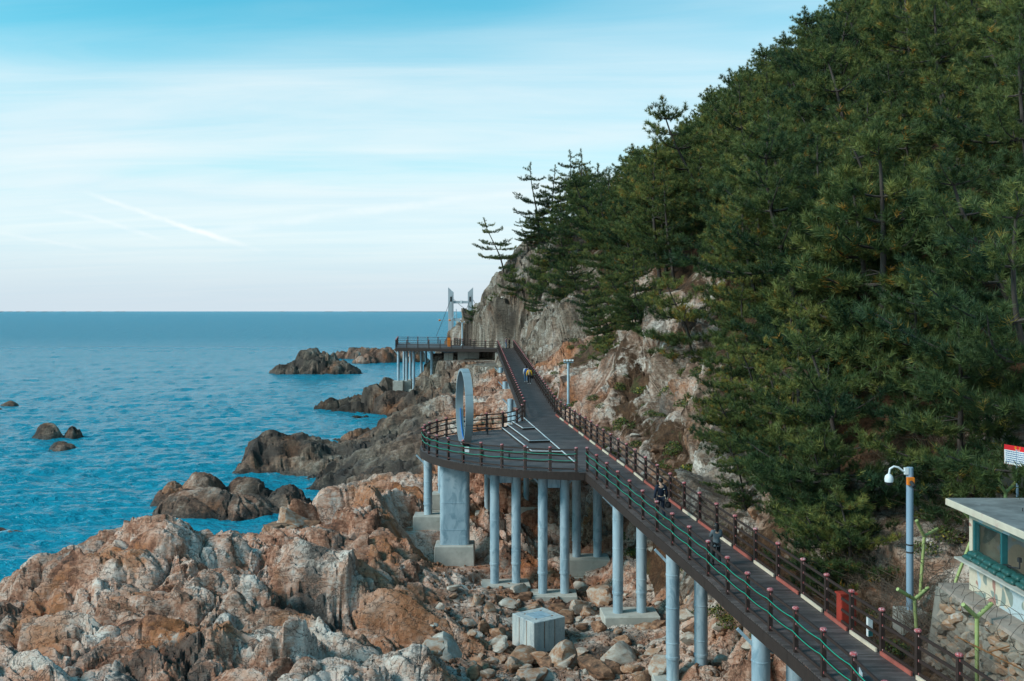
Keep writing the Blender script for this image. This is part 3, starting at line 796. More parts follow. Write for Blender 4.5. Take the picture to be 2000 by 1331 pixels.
# low stepped tiers with pale nosings against the walk
def edge_at(Y): return (float(leftX(Y)) - OUT, Y)
tiers = [([(-.71, 70.6), (1.17, 58.8), (2.92, 58.6)], 7.73, 58.6, 71.0), ([(-.33, 71.4), (1.09, 62.4), (2.30, 62.7)], 7.86, 62.7, 71.8), ([(.02, 72.3), (.74, 68.2), (1.55, 68.5)], 7.98, 68.5, 72.6)]
st = empty('platform_steps', (1.2, 64, PZ)); tag(st, 'low plank steps with pale edge strips between walk and round platform', 'steps')
for poly, z, ya, yb in tiers:
    pg = poly + [edge_at(ya), edge_at(yb)]
    pg[2] = edge_at(ya); pg = pg[:3] + [edge_at(yb)]
    t_ = MB().prism(pg, PZ + .003, z).build('step', M_PLANK, st); t_.location = -st.location
    ns = MB()
    for a, b in zip(pg[:3], pg[1:3]): ns.bar((*a, z + .012), (*b, z + .012), .06, .03)
    n_ = ns.build('nosing', M_WHITE, t_)
    rs_ = MB()
    for a, b in zip(pg[:3], pg[1:3]):
        o2 = Vector((b[0] - a[0], b[1] - a[1], 0)).cross(Vector((0, 0, 1))).normalized() * .012
        rs_.bar(Vector((*a, z - .06)) + o2, Vector((*b, z - .06)) + o2, .03, .11)
    rs_.build('riser', M_FASCIA, t_)
es = MB()
for Ya, Yb in zip(np.arange(54.5, 74, 2), np.arange(56.5, 76, 2)):
    Yb = min(Yb, 74.0); a = edge_pt(-1, Ya, .012, .10); b = edge_pt(-1, Yb, .012, .10); es.bar(a, b, .06, .03)
e_ = es.build('edge_strip', M_WHITE, st); e_.location = -st.location

# ring sculpture
rg = empty('ring_sculpture', (-3.0, 62.6, PZ)); tag(rg, 'tall grey steel ring sculpture standing edge-on on the round platform', 'sculpture')
Ro, Ri, hw = 2.40, 2.25, .235
rv, rf = [], []; NS = 96
for k in range(NS):
    a = 2 * math.pi * k / NS
    for (r_, w_) in ((Ro, -hw), (Ro, hw), (Ri, hw), (Ri, -hw)):
        rv.append((w_, r_ * math.sin(a), Ro - .02 + r_ * math.cos(a)))
for k in range(NS):
    for j in range(4):
        rf.append((k * 4 + j, k * 4 + (j + 1) % 4, ((k + 1) % NS) * 4 + (j + 1) % 4, ((k + 1) % NS) * 4 + j))
band = MB().add(rv, rf).build('ring_band', M_RINGMETAL, rg, smooth=35)
seam = MB()
for k in range(8):
    a = 2 * math.pi * (k + .5) / 8
    seam.box((0, Ro * math.sin(a), Ro - .02 + Ro * math.cos(a)), (hw * 2.01, .012, .012), rot=Matrix.Rotation(-a, 3, 'X'))
seam.build('weld_seam', M_DARK, rg)
M_BLUE = simple_mat('blue_enamel', (.01, .16, .55), .4, .15, 3)
lt = MB()
for k in range(26, 44):
    a0, a1 = 2 * math.pi * k / NS, 2 * math.pi * (k + 1) / NS
    lt.bar((.05, (Ri - .03) * math.sin(a0), Ro - .02 + (Ri - .03) * math.cos(a0)), (.05, (Ri - .03) * math.sin(a1), Ro - .02 + (Ri - .03) * math.cos(a1)), .10, .04, (1, 0, 0))
lt.build('blue_strip', M_BLUE, rg)
MB().box((0, 0, .04), (.55, 1.6, .09)).build('base_plate', M_DARK, rg)
rg.rotation_euler = (0, 0, R(10.6))
# benches
def bench(x, y, rz, label):
    t = empty('bench', (x, y, PZ), rz); tag(t, label, 'bench', 'platform benches')
    for k in range(4): MB().box((0, -.165 + k * .11, .45), (1.9, .10, .04)).build('seat_slat', M_RAIL, t)
    for sx in (-.75, .75):
        l = MB(); l.bar((sx, -.17, 0), (sx, -.17, .43), .05, .05); l.bar((sx, .17, 0), (sx, .17, .43), .05, .05); l.bar((sx, -.17, .40), (sx, .17, .40), .05, .04)
        l.build('leg', M_DARK, t)
    return t
bench(-.9, 57.0, R(-7), 'dark slatted bench close behind the front of the platform railing')
bench(-2.4, 67.6, R(12), 'dark slatted bench at the back of the platform behind the ring')
# white plates on railings
def plate(px, py, Y, wd, ht, rz, label):
    x, y, z = P(px, py, Y)
    t = empty('notice_plate', (x, y, z), rz); tag(t, label, 'sign')
    MB().box((0, 0, 0), (wd, .02, ht)).build('panel', M_WHITE, t)
    MB().box((0, .03, 0), (wd * .7, .03, .04)).build('backing_rail', M_DARK, t)
plate(909.5, 878, 56.2, .46, .30, R(-28), 'blank white plate hung on the front of the platform railing')
plate(1681, 1322, 25.9, .42, .34, R(80), 'blank white plate hung on the near railing at the bottom edge')

# ------------------------------------------------------------------ piers
def column_mesh(h, r=.26, joints=(.28, .55, .8)):
    prof = [(r * .94, 0), (r * .94, h * .16), (r * 1.07, h * .16 + .01), (r * 1.07, h * .16 + .12), (r, h * .16 + .13)]
    for j in joints:
        prof += [(r, h * j), (r * 1.045, h * j + .01), (r * 1.045, h * j + .05), (r, h * j + .06)]
    prof.append((r, h))
    prof.sort(key=lambda q: q[1])
    return prof
def pier(cols, zb, zt, foot, label, r=.26, beam=True, rz=0.0, foot_mat=None, group='boardwalk piers', flare=True):
    cx = sum(c[0] for c in cols) / len(cols); cy = sum(c[1] for c in cols) / len(cols)
    t = empty('support_pier', (cx, cy, zb - foot[2])); tag(t, label, 'pier', group)
    for c in cols:
        base = Vector((c[0] - cx, c[1] - cy, foot[2]))
        co = MB().lathe(base, column_mesh(zt - zb, r), 24).build('column', M_STEEL, t, smooth=30)
        if flare:
            for a in (0, math.pi):
                d = Vector((math.cos(a + rz), math.sin(a + rz), 0))
                MB().bar(base + d * (r * .9) + Vector((0, 0, zt - zb - .5)), base + d * (r + .45) + Vector((0, 0, zt - zb)), .07, .10).build('bracket', M_STEEL, co)
    if beam and len(cols) > 1:
        a, b = cols[0], cols[1]; d = Vector((b[0] - a[0], b[1] - a[1], 0)).normalized() * r
        bt = MB().bar(Vector((a[0] - cx, a[1] - cy, foot[2] + zt - zb - .42)) + d, Vector((b[0] - cx, b[1] - cy, foot[2] + zt - zb - .42)) - d, .30, .62)
        bt.bar(Vector((a[0] - cx, a[1] - cy, foot[2] + zt - zb - .72)) + d, Vector((b[0] - cx, b[1] - cy, foot[2] + zt - zb - .72)) - d, .42, .03)
        bt.build('cross_beam', M_STEEL, t)
    fo = MB().box((0, 0, foot[2] / 2 + .002), (foot[0], foot[1], foot[2]), rz=rz)
    fo.build('footing', foot_mat or M_CONC, t, bevel=.03)
    if foot[2] > .9:
        MB().box((0, 0, -.35), (foot[0] * 1.12, foot[1] * 1.12, .7), rz=rz).build('lower_footing', foot_mat or M_CONC, t, bevel=.03)
    return t
UZ = PZ - .42
pier([(-5.15, 61.0)], 3.55, UZ, (1.7, 1.5, .95), 'single column at the left end of the round platform')
pier([(-4.5, 63.6)], 4.4, UZ, (1.2, 1.2, 1.0), 'short column behind the leftmost column of the platform', .24)
pier([(-.97, 55.5), (.23, 55.6)], .85, UZ, (2.7, 1.6, .55), 'pair of blue-grey columns right of the broad pier', rz=.08)
pier([(1.67, 54.0), (2.86, 54.0)], .72, UZ, (2.5, 1.5, .5), 'pair of blue-grey columns behind the concrete block')
pier([(-1.6, 64.0)], 3.1, UZ, (1.5, 1.3, 1.0), 'thin column seen between broad pier and first column pair', .18)
pier([(.95, 66.0)], 3.1, UZ, (1.5, 1.3, .9), 'thin column under the middle of the round platform', .18)
pier([(3.80, 58.6), (5.03, 58.6)], 1.55, float(deckZ(58.6)) - .42, (2.6, 1.6, 1.0), 'pair of columns set back under the walk and platform junction')
pier([(5.16, 48.5), (6.32, 48.6)], 1.32, float(deckZ(48.5)) - .42, (2.7, 1.7, .62), 'pair of columns standing right of the concrete block', rz=.06)
pier([(6.46, 40.0), (7.65, 40.3)], 1.2, float(deckZ(40)) - .42, (2.7, 1.6, .8), 'tall pair of columns at the lower right', r=.27)
pier([(7.85, 31.4), (9.0, 31.6)], .8, float(deckZ(31.4)) - .42, (2.6, 1.6, .8), 'column pair nearest the lens under the walk', r=.29)
pier([(.22, 81), (2.6, 81)], 3.9, float(deckZ(81)) - .42, (3.4, 1.4, .8), 'column pair at the very foot of the ramp', group='ramp piers')
pier([(-.15, 90), (1.9, 90)], 4.6, float(deckZ(90)) - .42, (3.2, 1.4, 1.0), 'column pair under the foot of the ramp', group='ramp piers')
pier([(-.75, 106), (1.3, 106)], 5.6, float(deckZ(106)) - .42, (3.0, 1.4, 1.0), 'column pair under the middle of the ramp', group='ramp piers')
pier([(-1.4, 124), (.7, 124)], 7.0, float(deckZ(124)) - .42, (3.0, 1.4, 1.0), 'column pair under the upper ramp', group='ramp piers')
# broad flat pier
bp = empty('broad_pier', (-3.35, 58.4, 1.2)); tag(bp, 'broad flat pale pier with rounded ends under the round platform', 'pier', 'boardwalk piers')
def stadium(wd, dp, n=10):
    r_ = dp * .28; pts = []
    for cx, cy, a0 in ((wd / 2 - r_, dp / 2 - r_, 0), (-wd / 2 + r_, dp / 2 - r_, 90), (-wd / 2 + r_, -dp / 2 + r_, 180), (wd / 2 - r_, -dp / 2 + r_, 270)):
        for k in range(n + 1): a = R(a0 + 90 * k / n); pts.append((cx + r_ * math.cos(a), cy + r_ * math.sin(a)))
    return pts
wl = MB().prism(stadium(1.72, .95), 1.18, UZ - 1.2)
for z_ in (2.05, 3.6): wl.prism(stadium(1.75, .98), z_, z_ + .05)
wl.build('shaft', M_STEEL, bp, smooth=40)
MB().box((0, 0, .60), (2.35, 1.7, 1.16), taper=.97).build('footing', M_CONC, bp, bevel=.04)
# concrete block with bolt holes and rust streaks
def block_mat():
    m, n, b = new_mat('cast_concrete_block')
    p = n.new('ShaderNodeTexCoord').outputs['Object']
    f = n.noise(n.mapping(p, scale=(2, 2, .4)), 2.4, 5, .6); g = n.noise(p, 14, 3, .6)
    c = n.ramp(n.math('ADD', n.math('MULTIPLY', f, .75), n.math('MULTIPLY', g, .25)), [(.35, (.27, .31, .33)), (.5, (.44, .46, .45)), (.65, (.56, .56, .52))])
    n.put(b.inputs['Base Color'], c); b.inputs['Roughness'].default_value = .85; n.put(b.inputs['Normal'], n.bump(g, .15, .01)); return m
M_BLOCK = block_mat(); M_RUST = simple_mat('rust_streak', (.20, .085, .03), .9, .4, 12)
cb = empty('concrete_block', (1.22, 45.9, .55), R(34)); tag(cb, 'square pale concrete block with rust-streaked sides on the gully floor', 'concrete block')
MB().box((0, 0, .72), (1.75, 1.75, 1.44)).build('body', M_BLOCK, cb, bevel=.02)
for sx in (-.29, .29):
    MB().box((sx, -.877, .80), (.03, .012, 1.2)).build('rust_streak', M_RUST, cb)
    MB().box((.877, sx, .80), (.012, .03, 1.2)).build('rust_streak', M_RUST, cb)
    MB().box((-.877, sx, .80), (.012, .03, 1.2)).build('rust_streak', M_RUST, cb)
for sx, sy in ((-.5, -.5), (.5, -.5), (.5, .5), (-.5, .5)):
    MB().lathe((sx * .9, sy * .9, 1.441), [(.045, 0), (.05, .012), (.03, .014)], 10).build('bolt_socket', M_RUST, cb)
MB().box((0, 0, 1.444), (.9, .9, .008)).build('patch', M_STEEL, cb)
# ------------------------------------------------------------------ far viewing deck
FZ = CAMZ - 5.8
FD = [(-18.4, 157.5), (-2.3, 153.45), (.35, 157.0), (-2.5, 160.6), (-8, 164), (-11.5, 176), (-20.5, 179)]
fd = empty('far_viewing_deck', (-10, 160, FZ)); tag(fd, 'far plank viewing deck on slim columns below the headland cliff', 'platform')
d_ = MB().prism(FD, FZ - .05, FZ + .004).build('deck', M_PLANK, fd); d_.location = -fd.location
fm = MB(); cen = Vector((-10, 165, 0))
for a, b in zip(FD, FD[1:] + FD[:1]):
    a, b = Vector((*a, FZ - .28)), Vector((*b, FZ - .28)); o_ = (a + b) / 2 - cen; o_.z = 0; o_ = o_.normalized() * .04
    fm.bar(a + o_, b + o_, .05, .5)
f_ = fm.build('fascia', M_FASCIA, fd); f_.location = -fd.location
v3 = lambda q: (q[0], q[1], FZ)
railing([v3(FD[0]), v3(FD[1])], 'front railing of the far viewing deck', 1.9, False)
railing([v3(FD[2]), v3(FD[3]), v3(FD[4]), v3(FD[5]), v3(FD[6])], 'rear railing of the far viewing deck', 2.0, False)
railing([v3(FD[6]), v3(FD[0])], 'seaward end railing of the far viewing deck', 1.9, False)
for px, py, Y, fw, fh, lab in ((778, 744, 160, 1.6, 2.0, 'leftmost slim column of the far viewing deck on a long footing'), (794.5, 744, 161.5, 1.6, 1.8, 'slim far deck column second in the front row'),
        (808, 761, 158.5, 1.4, 1.0, 'slim far deck column standing lowest on the rocks'), (823, 737, 166, 1.7, 2.6, 'slim far deck column on a tall block behind the front row'),
        (843, 743, 159.5, 1.8, 1.9, 'rightmost slim column of the far viewing deck'), (789, 744, 174, 1.4, 2.0, 'rear slim column at the left of the far viewing deck'),
        (801.5, 742, 172, 1.4, 2.0, 'rear slim column second from left below the far deck'), (832, 727, 174, 1.4, 2.0, 'rear slim column nearest the rocks below the far deck')):
    x, y, z = P(px, py, Y)
    pier([(x, y)], z, FZ - .5, (fw, 1.5, fh), lab, .22, False, group='far deck piers')
def wall_block(name, px0, px1, py0, py1, Y, dp, label, mat=M_CONC, taper=1.0):
    x0, _, z1 = P(px0, py0, Y); x1, _, z0 = P(px1, py1, Y)
    t = empty(name, ((x0 + x1) / 2, Y + dp / 2, z0)); tag(t, label, 'concrete block')
    MB().box((0, 0, (z1 - z0) / 2), (x1 - x0, dp, z1 - z0)).build('body', mat, t, bevel=.03)
    MB().box((0, -dp / 2 - .004, (z1 - z0) * .5), (.05, .01, (z1 - z0) * .98)).build('joint', M_CONC2, t)
    return t
wall_block('abutment', 894, 936, 684, 704, 158.0, 2.0, 'pale concrete abutment under the middle of the far deck')
wall_block('abutment', 967, 983, 686, 712, 153.6, 2.0, 'pale concrete abutment under the top of the ramp')
tpier = wall_block('pedestal', 867, 885, 690, 714, 158.4, 1.6, 'hanging concrete pedestal with steel struts under the far deck')
st_ = MB(); zt_ = P(876, 690, 158.4)[2] - tpier.location.z
for sx in (-1, 1): st_.bar((0, 0, zt_), (sx * 2.0, 0, FZ - .5 - tpier.location.z), .16, .16)
st_.box((0, 0, zt_ + .15), (.5, .5, .4)); st_.build('strut', M_STEEL, tpier)

# suspension bridge tower
tw = empty('bridge_tower', (-10.1, 196, 8.0)); tag(tw, 'pale grey twin-legged suspension bridge tower behind the far deck', 'bridge tower')
for sx in (-1, 1):
    x0, x1 = (-2.45, -1.42) if sx < 0 else (1.42, 2.42); zt = 12.65
    hi, lo = (zt, zt - .95) if sx < 0 else (zt - .95, zt)
    v_ = [(x0, -.5, 0), (x1, -.5, 0), (x1, .5, 0), (x0, .5, 0), (x0, -.5, hi), (x1, -.5, lo), (x1, .5, lo), (x0, .5, hi)]
    leg_ = MB().add(v_, [(3, 2, 1, 0), (4, 5, 6, 7), (0, 1, 5, 4), (1, 2, 6, 5), (2, 3, 7, 6), (3, 0, 4, 7)]).build('leg', M_TOWER, tw)
    MB().box(((x0 + x1) / 2 + sx * -.05, -.51, 10.35), (.34, .03, .95)).build('saddle_niche', M_DARK, leg_)
    MB().box(((x0 + x1) / 2 + .28, -.506, 5.6), (.05, .02, 11)).build('seam', M_DARK, leg_)
for z_, h_ in ((9.75, .5), (6.3, .55)):
    cbm = MB().box((0, 0, z_), (2.84, .6, h_)).build('cross_beam', M_TOWER, tw)
    MB().box((.1, -.32, z_), (.4, .1, h_ * 1.3)).build('beam_box', M_WHITE, cbm)
cabs = [((-1.9, -.5, 10.4), P(852, 657, 180)), ((1.9, -.5, 10.4), P(893, 652, 180)), ((-1.5, .5, 10.4), P(914, 608, 205)), ((2.3, .5, 10.4), P(936, 604, 205))]
for a, b in cabs:
    b = Vector(b) - tw.location
    MB().tube([a, Vector(a).lerp(b, .5) + Vector((0, 0, -.12)), b], .045, 5).build('cable', M_DARK, tw)
# camera mast with orange lamps
x, y, z = P(891, 660, 178)
cm = empty('camera_mast', (x, y, FZ)); tag(cm, 'thin grey mast with a long arm and orange lamps beside the bridge tower', 'mast')
MB().tube([(0, 0, 0), (0, 0, P(891, 604, 178)[2] - FZ)], .07, 8).build('pole', M_STEEL, cm)
za = P(891, 626, 178)[2] - FZ
MB().tube([(-3.0, 0, za + .05), (.45, 0, za)], .045, 6).build('arm', M_STEEL, cm)
MB().tube([(-1.1, 0, za - .1), (0, 0, za + 1.3)], .035, 6).build('brace', M_STEEL, cm)
for xx in (-2.95, -1.15): MB().lathe((xx, 0, za - .15), [(.10, 0), (.22, .1), (.22, .2), (.08, .32)], 10).build('lamp', M_ORANGE, cm)
MB().box((.25, -.1, za - .35), (.36, .3, .36)).build('control_box', M_CREAM, cm)
def lamp_post(x, y, z, h, r, label, arms=4):
    t = empty('lamp_post', (x, y, z)); tag(t, label, 'lamp post')
    MB().lathe((0, 0, 0), [(r * 2.3, 0), (r * 2.1, .10), (r * 1.15, .30), (r, .4), (r, h)], 16).build('pole', M_STEEL, t, smooth=35)
    hd = MB().box((0, 0, h + .03), (.75, .12, .07)).build('crossarm', M_STEEL, t)
    for k in range(arms):
        dx = -.33 + .66 * k / max(1, arms - 1)
        l_ = MB().box((dx, -.10, h + .18), (.15, .22, .13), rot=Matrix.Rotation(R(-25), 3, 'X')).build('floodlight', M_WHITE, t)
        MB().tube([(dx, 0, h + .05), (dx, -.05, h + .16)], .02, 6).build('stem', M_DARK, l_)
    return t
x, y, z = P(1110, 795, 80.5); lamp_post(x, y, z, 3.55, .105, 'grey lamp post with small floodlights beside the ramp foot')
x, y, z = P(903, 662, 166); lamp_post(x, y, FZ, P(903, 631, 166)[2] - FZ, .14, 'dark slim lamp post on the far viewing deck', 2)
# orange rescue cabinet
x, y, z = P(877, 672, 163)
rc = empty('rescue_cabinet', (x, y, FZ)); tag(rc, 'bright orange rescue cabinet on the far viewing deck', 'cabinet')
MB().box((0, 0, .75), (.50, .40, 1.5)).build('body', M_ORANGE, rc, bevel=.03)
MB().box((0, -.205, .85), (.40, .02, 1.0)).build('door', M_ORANGE, rc)
MB().box((0, 0, 1.55), (.62, .5, .08)).build('roof', M_DARK, rc)
rs = boulder_at = None

# ------------------------------------------------------------------ stones
def boulder_mesh(name, seed, planes=16, sub=3, flat=.8, rough=.03):
    r_ = np.random.RandomState(seed)
    bm_ = bmesh.new(); bmesh.ops.create_icosphere(bm_, subdivisions=sub, radius=1)
    nn = r_.normal(size=(planes, 3)); nn /= np.linalg.norm(nn, axis=1)[:, None]; hh = r_.uniform(.62, 1.0, planes)
    V = np.array([v.co[:] for v in bm_.verts])
    dots = V @ nn.T
    rad = np.min(np.where(dots > .05, hh / np.maximum(dots, .05), 9), axis=1); rad = np.minimum(rad, 1.35)
    rad *= 1 + rough * fbm((V * 2.5 + seed).astype(np.float32), 3, seed)
    V = V * rad[:, None] * np.array([1, .85, flat])
    for v, c in zip(bm_.verts, V): v.co = c
    me = bpy.data.meshes.new(name); bm_.to_mesh(me); bm_.free()
    me.polygons.foreach_set('use_smooth', np.ones(len(me.polygons), bool)); me.set_sharp_from_angle(angle=R(24))
    return me
def boulder_mat(name, ramp_cols):
    m, n, b = new_mat(name)
    oi = n.new('ShaderNodeObjectInfo').outputs['Random']; p = n.pos()
    a = n.noise(n.mapping(p, scale=(1, 1, 2)), 2.6, 5, .7, .4)
    t = n.math('ADD', n.math('MULTIPLY', a, .75), n.math('MULTIPLY', oi, .30))
    n.put(b.inputs['Base Color'], n.ramp(t, ramp_cols)); b.inputs['Roughness'].default_value = .88; b.inputs['Specular IOR Level'].default_value = .25
    n.put(b.inputs['Normal'], n.bump(a, .5, .06))
    return m
M_BOULDER = boulder_mat('boulder_rock', [(.28, (.05, .036, .028)), (.40, (.19, .10, .062)), (.50, (.36, .19, .11)), (.60, (.40, .32, .26)), (.72, (.50, .46, .40)), (.86, (.58, .54, .49))])
M_WALLSTONE = boulder_mat('wall_stone', [(.28, (.07, .06, .05)), (.42, (.19, .16, .13)), (.55, (.30, .25, .20)), (.66, (.34, .19, .11)), (.8, (.45, .42, .38))])
BOULD = [boulder_mesh('boulder', 100 + k, 12 + k % 6, 3, .62 + .06 * (k % 5)) for k in range(10)]
for m_ in BOULD: m_.materials.append(M_BOULDER)
WSTONE = [boulder_mesh('stone', 200 + k, 11 + k % 5, 2, .8) for k in range(7)]
for m_ in WSTONE: m_.materials.append(M_WALLSTONE)

# ------------------------------------------------------------------ guard hut on its stone terrace
rw = empty('stone_retaining_wall', (12.6, 26, 4.4)); tag(rw, 'rough stone retaining wall with concrete ledge under the guard hut', 'wall')
WTOP = 7.72
core = MB().add([(12.55, 18, 4.0), (12.95, 18, WTOP - .12), (21, 18, WTOP - .12), (21, 18, 4.0), (12.55, 30.6, 4.0), (12.95, 30.4, WTOP - .12), (21, 30.4, WTOP - .12), (21, 30.6, 4.0)],
                [(0, 1, 2, 3), (7, 6, 5, 4), (0, 4, 5, 1), (1, 5, 6, 2), (2, 6, 7, 3), (3, 7, 4, 0)]).build('core', M_CONC2, rw); core.location = -rw.location
led = MB().prism([(12.85, 18), (14.2, 18), (14.2, 30.35), (13.0, 30.35), (12.9, 29)], WTOP - .118, WTOP).build('ledge', simple_mat('ledge_concrete', (.33, .27, .23), .9, .25, 1.5, .2, dark=(.17, .11, .085), obj_space=False), rw); led.location = -rw.location
rng = random.Random(11); nst = 0
for row in range(11):
    z = 4.4 + row * .31; y = 21.5 + rng.uniform(0, .3)
    while y < 31.0 and nst < 290:
        s_ = rng.uniform(.16, .30); y += s_ * .95
        xf = 12.58 + (z - 4) * .105 + (max(0, y - 29.6) ** 2) * .5
        o = bpy.data.objects.new('stone', rng.choice(WSTONE)); link(o, rw); nst += 1
        o.location = Vector((xf + rng.uniform(-.05, .06), min(y, 30.55), z + rng.uniform(-.07, .07))) - rw.location
        o.rotation_euler = (rng.uniform(-.4, .4), rng.uniform(-.4, .4), rng.uniform(-3, 3)); o.scale = (s_ * rng.uniform(.8, 1.15), s_, s_ * rng.uniform(.75, 1.0))
        y += s_ * .8
def camo_mat():
    m, n, b = new_mat('camouflage_paint')
    p = n.new('ShaderNodeTexCoord').outputs['Object']
    c = (.60, .53, .41, 1)
    for loc, th, cc in (((0, 0, 0), .57, (.22, .27, .24, 1)), ((5, 3, 2), .58, (.46, .54, .56, 1)), ((9, 1, 7), .62, (.36, .19, .15, 1))):
        f = n.mapr(n.noise(n.mapping(p, loc=loc), 1.35, 1.5, .4, .4), th, th + .012)
        c = n.mix(f, c, cc)
    g = n.noise(p, 9, 4, .7)
    c = n.mix(n.mapr(g, .5, .75, 0, .35), c, (.25, .21, .17, 1))
    n.put(b.inputs['Base Color'], c); b.inputs['Roughness'].default_value = .85; n.put(b.inputs['Normal'], n.bump(g, .2, .02)); return m
M_CAMO = camo_mat(); M_TEAL = simple_mat('teal_frame_paint', (.018, .12, .13), .5, .2, 4)
def glass_mat():
    m, n, b = new_mat('window_glass')
    b.inputs['Base Color'].default_value = (.9, .95, .95, 1); b.inputs['Roughness'].default_value = .03
    b.inputs['Transmission Weight'].default_value = 1.0; b.inputs['IOR'].default_value = 1.45; return m
M_GLASS = glass_mat()
HX, HY0, HY1 = 13.62, 21.0, 29.45
hut = empty('guard_hut', (HX, HY1, WTOP)); tag(hut, 'small camouflage-painted guard hut with flat concrete roof at the right edge', 'hut')
L_ = lambda x, y, z: (x - HX, y - HY1, z - WTOP)
MB().box(L_(HX + .1, (HY0 + HY1) / 2, WTOP + .45), (.2, HY1 - HY0, .90)).build('front_wall', M_CAMO, hut)
MB().box(L_(HX + 2.2, HY1 + .1, WTOP + 1.18), (4.4, .2, 2.36)).build('side_wall', M_CAMO, hut)
MB().box(L_(HX + 2.4, (HY0 + HY1) / 2, WTOP + 1.18), (.2, HY1 - HY0 - .02, 2.36)).build('rear_wall', M_CONC, hut)
MB().box(L_(HX + 1.25, (HY0 + HY1) / 2, WTOP + .05), (2.0, HY1 - HY0 - .05, .1)).build('floor', M_CONC2, hut)
MB().box(L_(HX + .1, (HY0 + HY1) / 2, WTOP + 2.24), (.2, HY1 - HY0, .24)).build('lintel', M_CAMO, hut)
rf_ = MB().box(L_(HX + 1.95, (HY0 + HY1) / 2 + .25, WTOP + 2.47), (4.7, HY1 - HY0 + 1.35, .20)).build('roof', simple_mat('faded_roof_edge_paint', (.60, .53, .42), .8, .12, 1.2, .1, dark=(.46, .27, .24)), hut, bevel=.015)
MB().box(L_(HX + 1.95, (HY0 + HY1) / 2 + .25, WTOP + 2.576), (4.62, HY1 - HY0 + 1.27, .02)).build('roof_felt', simple_mat('roof_concrete', (.19, .195, .19), .9, .35, 1.4, .3, dark=(.10, .10, .10), obj_space=False), rf_)
for yy in (28.3, 27.4, 26.5): MB().tube([L_(HX + .9, yy, WTOP + 2.57), L_(HX + .9, yy, WTOP + 2.68)], .015, 6).build('rebar_stub', M_DARK, rf_)
cn = MB().box(L_(HX - .10, (HY0 + HY1) / 2 + .15, WTOP + .925), (.62, HY1 - HY0 + .3, .05)).build('counter', M_CONC, hut)
wf = MB()
for yy in (HY1 - .05, 27.75): wf.box(L_(HX + .1, yy, WTOP + 1.53), (.16, .10, 1.18))
wf.box(L_(HX + .1, 28.57, WTOP + 2.09), (.15, 1.56, .07)); wf.box(L_(HX + .1, 28.57, WTOP + .985), (.15, 1.56, .07))
wfo = wf.build('window_frame', M_TEAL, hut)
MB().box(L_(HX + .1, 28.57, WTOP + 1.53), (.012, 1.48, 1.02)).build('pane', M_GLASS, wfo)
MB().box(L_(HX + .5, 26.2, WTOP + 2.06), (.5, 2.6, .10)).build('shutter_box', M_WHITE, hut)
sb_ = MB(); sb_.tube([L_(HX + .1, 27.6, WTOP + .95), L_(HX + .1, 27.6, WTOP + 1.2), L_(HX + .1, 26.9, WTOP + 1.32), L_(HX + .1, 26.9, WTOP + 1.5)], .022, 6)
sb_.box(L_(HX + .1, 26.9, WTOP + 1.55), (.08, .10, .12)); sb_.box(L_(HX + .1, 27.6, WTOP + 1.15), (.16, .2, .18)); sb_.build('swivel_bracket', M_DARK, hut)
# sandbags
M_BAG = simple_mat('green_plastic_sack', (.022, .095, .085), .42, .3, 6, .3, spec=.5)
bagm = bpy.data.meshes.new('sandbag'); bm_ = bmesh.new(); bmesh.ops.create_cube(bm_, size=1); bmesh.ops.subdivide_edges(bm_, edges=bm_.edges[:], cuts=5, use_grid_fill=True)
for v in bm_.verts:
    x_, y_, z_ = v.co * 2
    e_ = (1 - abs(x_) ** 3) * (1 - abs(y_) ** 4) ** .5
    pin = 1 - .12 * abs(y_) ** 2
    v.co = Vector((x_ * .165 * (1 - .06 * y_ * y_), y_ * .25 * pin, z_ * .085 * (.30 + .70 * max(0, e_) ** .5) + .006 * math.sin(y_ * 9 + x_ * 5)))
bm_.to_mesh(bagm); bm_.free(); bagm.materials.append(M_BAG); bagm.polygons.foreach_set('use_smooth', np.ones(len(bagm.polygons), bool))
rng = random.Random(5)
for course in range(2):
    for k in range(7):
        o = obj('sandbag', bagm); yy = HY1 - .22 - k * .50 - (.20 if course else 0)
        o.location = (HX - .14 + rng.uniform(-.03, .03) + (.04 if course else 0), yy, WTOP + 1.03 + course * .145)
        o.rotation_euler = (0, rng.uniform(-.05, .05), rng.uniform(-.12, .12)); o.scale = (1, rng.uniform(.95, 1.06), rng.uniform(.92, 1.08))
        nth = ['leftmost', 'second from left', 'third from left', 'fourth from left', 'fifth from left', 'sixth from left', 'seventh from left'][k]
        tag(o, 'green sandbag, %s in the %s course on the guard hut counter' % (nth, 'upper' if course else 'lower'), 'sandbag', 'hut counter sandbags')

